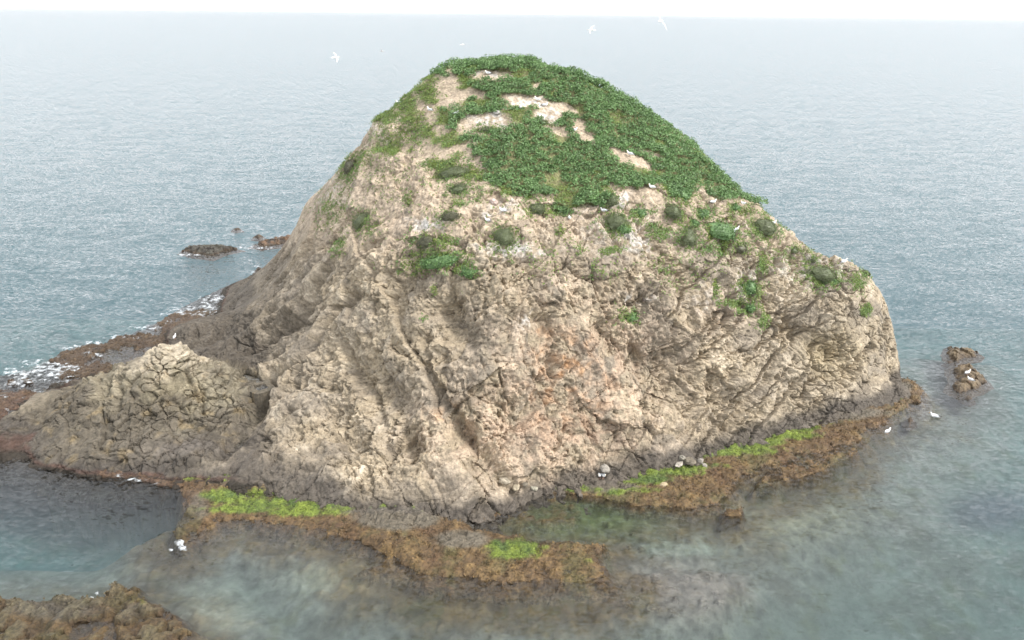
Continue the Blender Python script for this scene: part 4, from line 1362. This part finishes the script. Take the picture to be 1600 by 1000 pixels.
fmr = fn.new('ShaderNodeMapRange'); fmr.inputs['From Min'].default_value = .45; fmr.inputs['From Max'].default_value = .8
fl.new(fsum.outputs[0], fmr.inputs['Value'])
fl.new(fmr.outputs[0], fn['Principled BSDF'].inputs['Alpha'])
o = link('foam', new_mesh('foam', np.concatenate(fv_), np.concatenate(ff_), True, extra={'density': np.concatenate(fd_)}), M_FOAM)
tag(o, 'white foam of broken waves washing round the left rocks', 'foam', kind='stuff')
print('foam', nf, time.time() - T0)

# ================================================================== GULLS
WHITE, GREY, BLACK, YEL, PINKL = np.array([.78,.78,.77]), np.array([.55,.57,.59]), np.array([.03,.03,.035]), np.array([.65,.42,.05]), np.array([.50,.30,.22])

def loft(rings, m=12):
    """rings: centre (3), half width across y, half height, direction in the xz plane"""
    V, F_ = [], []
    for c, ry, rz, t in rings:
        up = np.array([-t[1], 0, t[0]])
        for w in range(m):
            a = 2 * math.pi * w / m
            V.append(np.array(c) + np.array([0, 1, 0]) * ry * math.cos(a) + up * rz * math.sin(a))
    for k in range(len(rings) - 1):
        for w in range(m):
            F_.append((k * m + w, k * m + (w + 1) % m, (k + 1) * m + (w + 1) % m, (k + 1) * m + w))
    n0 = len(V)
    V.append(np.array(rings[0][0])); V.append(np.array(rings[-1][0]))
    T_ = []
    for w in range(m):
        T_.append((n0, (w + 1) % m, w, w)); b0 = (len(rings) - 1) * m
        T_.append((n0 + 1, b0 + w, b0 + (w + 1) % m, b0 + (w + 1) % m))
    return np.array(V), F_, T_

def poly_mesh(name, V, F_, T_, colf):
    me = bpy.data.meshes.new(name)
    me.from_pydata([tuple(v) for v in V], [], [tuple(f) for f in F_] + [tuple(t[:3]) for t in T_])
    me.update()
    a = me.attributes.new('tint', 'FLOAT_COLOR', 'POINT')
    a.data.foreach_set('color', np.array([[*colf(v), 1] for v in V], np.float32).ravel())
    me.polygons.foreach_set('use_smooth', np.ones(len(me.polygons), bool))
    me.materials.append(M_PLAIN)
    return me

def body_mesh(pose):
    if pose == 'stand' or pose == 'swim':
        sp = [(-.31,.155,.02,.006),(-.24,.175,.05,.022),(-.14,.195,.082,.062),(-.03,.215,.098,.088),(.06,.235,.095,.095),(.125,.275,.072,.078),(.165,.325,.048,.052),(.185,.37,.040,.044),(.20,.405,.043,.046),(.225,.415,.036,.038),(.247,.412,.018,.020)]
        if pose == 'swim':
            sp = [(x, z - .12 if i < 5 else z - .13, a, b) for i, (x, z, a, b) in enumerate(sp)]
    elif pose == 'sit':
        sp = [(-.31,.09,.02,.006),(-.24,.10,.05,.022),(-.14,.10,.085,.065),(-.03,.10,.10,.088),(.06,.11,.098,.092),(.125,.145,.072,.076),(.16,.19,.048,.05),(.178,.225,.040,.044),(.193,.255,.043,.046),(.218,.262,.036,.038),(.24,.26,.018,.02)]
    else:
        sp = [(-.33,.0,.05,.006),(-.25,.0,.055,.02),(-.15,.0,.07,.05),(-.03,0,.08,.07),(.08,.005,.075,.072),(.15,.015,.055,.058),(.20,.03,.043,.046),(.245,.035,.042,.043),(.28,.03,.025,.027)]
    rings = []
    for i, (x, z, a, b) in enumerate(sp):
        x0, z0 = sp[max(i - 1, 0)][:2]; x1, z1 = sp[min(i + 1, len(sp) - 1)][:2]
        L_ = math.hypot(x1 - x0, z1 - z0)
        rings.append(((x, 0, z), a, b, ((x1 - x0) / L_, (z1 - z0) / L_)))
    V, F_, T_ = loft(rings)
    me = poly_mesh('body', V, F_, T_, lambda v: WHITE)
    return me, sp[-1]

def folded_wing(side, z0, name='wing'):
    sp = [(.09, .070, z0 + .03, .012, .03), (.03, .088, z0 + .035, .016, .062), (-.08, .088, z0 + .03, .016, .068), (-.18, .066, z0 + .015, .014, .046), (-.28, .040, z0 + .0, .010, .024), (-.40, .018, z0 - .015, .004, .006)]
    rings = [((x, side * y, z), a, b, (1, 0)) for x, y, z, a, b in sp]
    V, F_, T_ = loft(rings, 8)
    return poly_mesh(name, V, F_, T_, lambda v: BLACK if v[0] < -.27 else GREY)

def spread_wing(side, up1, up2, sweep):
    """a wing with chord, camber and a bend at the wrist"""
    span = [0, .12, .27, .40, .52, .63, .70]
    chord = [.17, .18, .17, .15, .12, .08, .02]
    V, F_ = [], []
    y = z = x = 0
    pts_ = []
    for i, s in enumerate(span):
        if i:
            ds = s - span[i - 1]
            a = up1 if s <= .27 else up2
            y += ds * math.cos(a); z += ds * math.sin(a)
            x += (.05 if s <= .27 else -sweep) * ds / .27
        pts_.append((x, y, z))
    for (x, y, z), c in zip(pts_, chord):
        for f, th in ((.5, 0), (.2, .016), (-.15, .012), (-.5, .0)):
            V.append((x + f * c + .03, side * (y + .05), z + .03 + th))
        for f, th in ((.2, -.004), (-.15, -.004)):
            V.append((x + f * c + .03, side * (y + .05), z + .03 + th))
    k = len(span)
    for i in range(k - 1):
        a, b = i * 6, (i + 1) * 6
        loop = [0, 1, 2, 3, 5, 4]
        for j in range(6):
            p, q = loop[j], loop[(j + 1) % 6]
            F_.append((a + p, a + q, b + q, b + p))
    V = np.array(V)
    tipy = abs(V[:, 1]).max()
    return poly_mesh('wing', V, F_, [], lambda v: BLACK if abs(v[1]) > tipy * .93 else (GREY if v[2] > -9 else WHITE))

def cone_mesh(name, pts_, rad, col, m=7):
    V, F_ = [], []
    for p, r in zip(pts_, rad):
        d = np.array(pts_[-1]) - np.array(pts_[0]); d = d / np.linalg.norm(d)
        a = np.cross(d, [0, 1, 0.1]); a /= np.linalg.norm(a); b = np.cross(d, a)
        for w in range(m):
            t = 2 * math.pi * w / m
            V.append(np.array(p) + r * (a * math.cos(t) + b * math.sin(t)))
    for k in range(len(pts_) - 1):
        for w in range(m):
            F_.append((k * m + w, k * m + (w + 1) % m, (k + 1) * m + (w + 1) % m, (k + 1) * m + w))
    return poly_mesh(name, np.array(V), F_, [], lambda v: col)

def leg_mesh(side):
    V, F_ = [], []
    cols = []
    def tube(p0, p1, r0, r1, m=6):
        b = len(V)
        for p, r in ((p0, r0), (p1, r1)):
            for w in range(m):
                t = 2 * math.pi * w / m
                V.append((p[0] + r * math.cos(t), p[1] + r * math.sin(t), p[2]))
        for w in range(m):
            F_.append((b + w, b + (w + 1) % m, b + m + (w + 1) % m, b + m + w))
    tube((.0, side * .045, .15), (.005, side * .045, .07), .012, .008)
    tube((.005, side * .045, .07), (.0, side * .045, .005), .008, .009)
    b = len(V)
    V.extend([(-.015, side * .045, .002), (.06, side * .045 - .035, .002), (.075, side * .045, .004), (.06, side * .045 + .035, .002), (0, side * .045, .018)])
    F_.extend([(b, b + 1, b + 4), (b + 1, b + 2, b + 4), (b + 2, b + 3, b + 4), (b + 3, b, b + 4)])
    return poly_mesh('leg', np.array(V), F_, [], lambda v: PINKL)

GM = {}
def gull_parts(pose):
    if pose in GM: return GM[pose]
    base = pose.split('_')[0]
    bmesh_, head = body_mesh(base)
    parts = [('body', bmesh_)]
    hx, hz = head[0], head[1]
    parts.append(('beak', cone_mesh('beak', [(hx - .012, 0, hz), (hx + .03, 0, hz - .004), (hx + .062, 0, hz - .018)], [.014, .011, .003], YEL)))
    for s in (-1, 1):
        ex, ez = hx - .022, hz + .012
        parts.append(('eye', cone_mesh('eye', [(ex, s * .026, ez), (ex, s * .034, ez)], [.007, .004], BLACK, 6)))
    if base in ('stand', 'swim', 'sit'):
        z0 = {'stand': .215, 'swim': .095, 'sit': .10}[base]
        for s in (-1, 1): parts.append(('wing', folded_wing(s, z0)))
        if base == 'stand':
            for s in (-1, 1): parts.append(('leg', leg_mesh(s)))
    else:
        ups = {'fly_up': (.75, .25), 'fly_flat': (.18, -.12), 'fly_down': (-.1, -.45)}[pose]
        for s in (-1, 1): parts.append(('wing', spread_wing(s, ups[0], ups[1], .10)))
    GM[pose] = parts
    return parts

def gull(p, pose, heading, label, group, bank=0.0, scale=1.0):
    root = thing('gull', label, 'gull', tuple(p), group)
    root.rotation_euler = (bank, 0, heading)
    root.scale = (scale,) * 3
    for nm, me in gull_parts(pose):
        link(nm, me, None, parent=root)
    return root

R = math.radians
GL = 'gulls resting on the island'
for u, v, pose, hd, lab in [
 (840,160,'stand',200,'white gull standing tall at the upper right edge of the summit clearing'),
 (813,172,'stand',250,'white gull standing in the green below the summit clearing'),
 (852,166,'sit',10,'white gull sitting on the pale ground right of the standing summit gull'),
 (762,116,'sit',180,'white gull sitting on the highest bare patch at the very top'),
 (672,176,'stand',150,'white gull standing on the bare ground at the left of the summit'),
 (712,179,'sit',20,'white gull half hidden in the left summit greenery'),
 (622,161,'sit',170,'white gull sitting on the upper left skyline'),
 (897,205,'sit',0,'white gull sitting low in the gap of the right thicket'),
 (984,245,'stand',160,'white gull standing on the narrow bare track in the right thicket'),
 (1018,297,'stand',190,'white gull standing on bare soil at the thicket lower tip'),
 (943,331,'sit',170,'white gull sitting left of the droppings below the thicket'),
 (890,345,'stand',260,'white gull standing on bare ground under the middle of the thicket'),
 (786,333,'stand',200,'white gull standing on pale soil below the pinkish boulder'),
 (763,346,'sit',180,'white gull sitting farther down left of the pinkish boulder'),
 (1114,317,'sit',20,'white gull sitting on reddish soil between thicket and big mallow'),
 (1145,367,'stand',220,'left gull of the pair beside the big broad mallow'),
 (1152,362,'stand',30,'right gull of the pair beside the big broad mallow'),
 (1208,353,'stand',20,'white gull standing on the skyline by the grey-green cushion'),
 (1318,413,'stand',20,'white gull perched on the right shoulder skyline'),
 (1161,320,'sit',200,'white gull sitting on the skyline at the end of the thicket'),
 (273,529,'stand',90,'white bird standing on dark rock behind the knob peak'),
]:
    p, nn = surf(u, v, 2)
    gull(p + np.array([0, 0, .0]), pose, R(hd), lab, GL)
for u, v, hd, lab in [(937,747,250,'left gull of the two standing below the pale boulder'), (943,747,290,'right gull of the two standing below the pale boulder'),
                      (1386,678,30,'white gull standing at the water edge of the right shelf')]:
    p = land_or_shelf(u, v)
    p[2] = max(p[2], .02)
    gull(p, 'stand', R(hd), lab, GL)
def rock_top(u, v):
    best = None
    for o in bpy.data.objects:
        if o.name.startswith('sea_rock') and o.type == 'MESH':
            k = len(o.data.vertices)
            co = np.zeros(k * 3, np.float32); o.data.vertices.foreach_get('co', co)
            co = co.reshape(-1, 3) + np.array(o.location)
            a, b, w = project(co)
            m = np.where((np.abs(a - u) < 3) & (np.abs(b - v) < 3))[0]
            if len(m):
                q = co[m[np.argmin(w[m])]]
                if best is None or q[2] > best[2]: best = q
    return best if best is not None else at_z(u, v, .3)
gull(rock_top(1508, 585), 'stand', R(20), 'upper gull standing on the larger right sea rock', GL)
gull(rock_top(1518, 594), 'stand', R(150), 'lower gull standing on the larger right sea rock', GL)
gull(at_z(1459, 652, -.02), 'swim', R(170), 'lone gull swimming off the right end of the shelf', 'gulls on the water', scale=1.25)
for u, v, y, pose, hd, bank, lab in [
 (1032,33,48,'fly_flat',60,R(52),'large gull in steep bank high over the sea right of the summit'),
 (924,47,62,'fly_flat',160,R(-25),'gull with spread wings over the sea above the right thicket'),
 (524,90,58,'fly_flat',25,R(28),'gull flying over the sea left of the summit'),
 (597,80,105,'fly_flat',200,R(10),'tiny distant gull between the left flyer and the summit'),
 (722,70,95,'fly_flat',0,R(5),'tiny distant gull straight above the summit'),
]:
    gull(at_y(u, v, y), pose, R(hd), lab, 'gulls in flight', bank)
print('all', time.time() - T0)

# ------------------------------------------------------------------ sea haze: one closed box of pale air
bm = bmesh.new()
bmesh.ops.create_cube(bm, size=1.0)
for v in bm.verts:
    v.co = Vector((v.co.x * 52000, v.co.y * 52000 + 45, -61.0 if v.co.z < 0 else 32.0))
me = bpy.data.meshes.new('haze')
bm.to_mesh(me); bm.free()
mh = bpy.data.materials.new('haze_air')
mh.use_nodes = True
mn, ml = mh.node_tree.nodes, mh.node_tree.links
mn.remove(mn['Principled BSDF'])
pv = mn.new('ShaderNodeVolumePrincipled')
pv.inputs['Color'].default_value = (.95, .97, 1, 1)
pv.inputs['Density'].default_value = .00004
ml.new(pv.outputs[0], mn['Material Output'].inputs['Volume'])
haze = link('haze', me, mh)
tag(haze, kind='stuff')

print('triangles', sum(len(o.data.loop_triangles) or sum(len(p.vertices) - 2 for p in o.data.polygons) if len(o.data.polygons) < 5000 else 2 * len(o.data.polygons) for o in bpy.data.objects if o.type == 'MESH'), time.time() - T0)
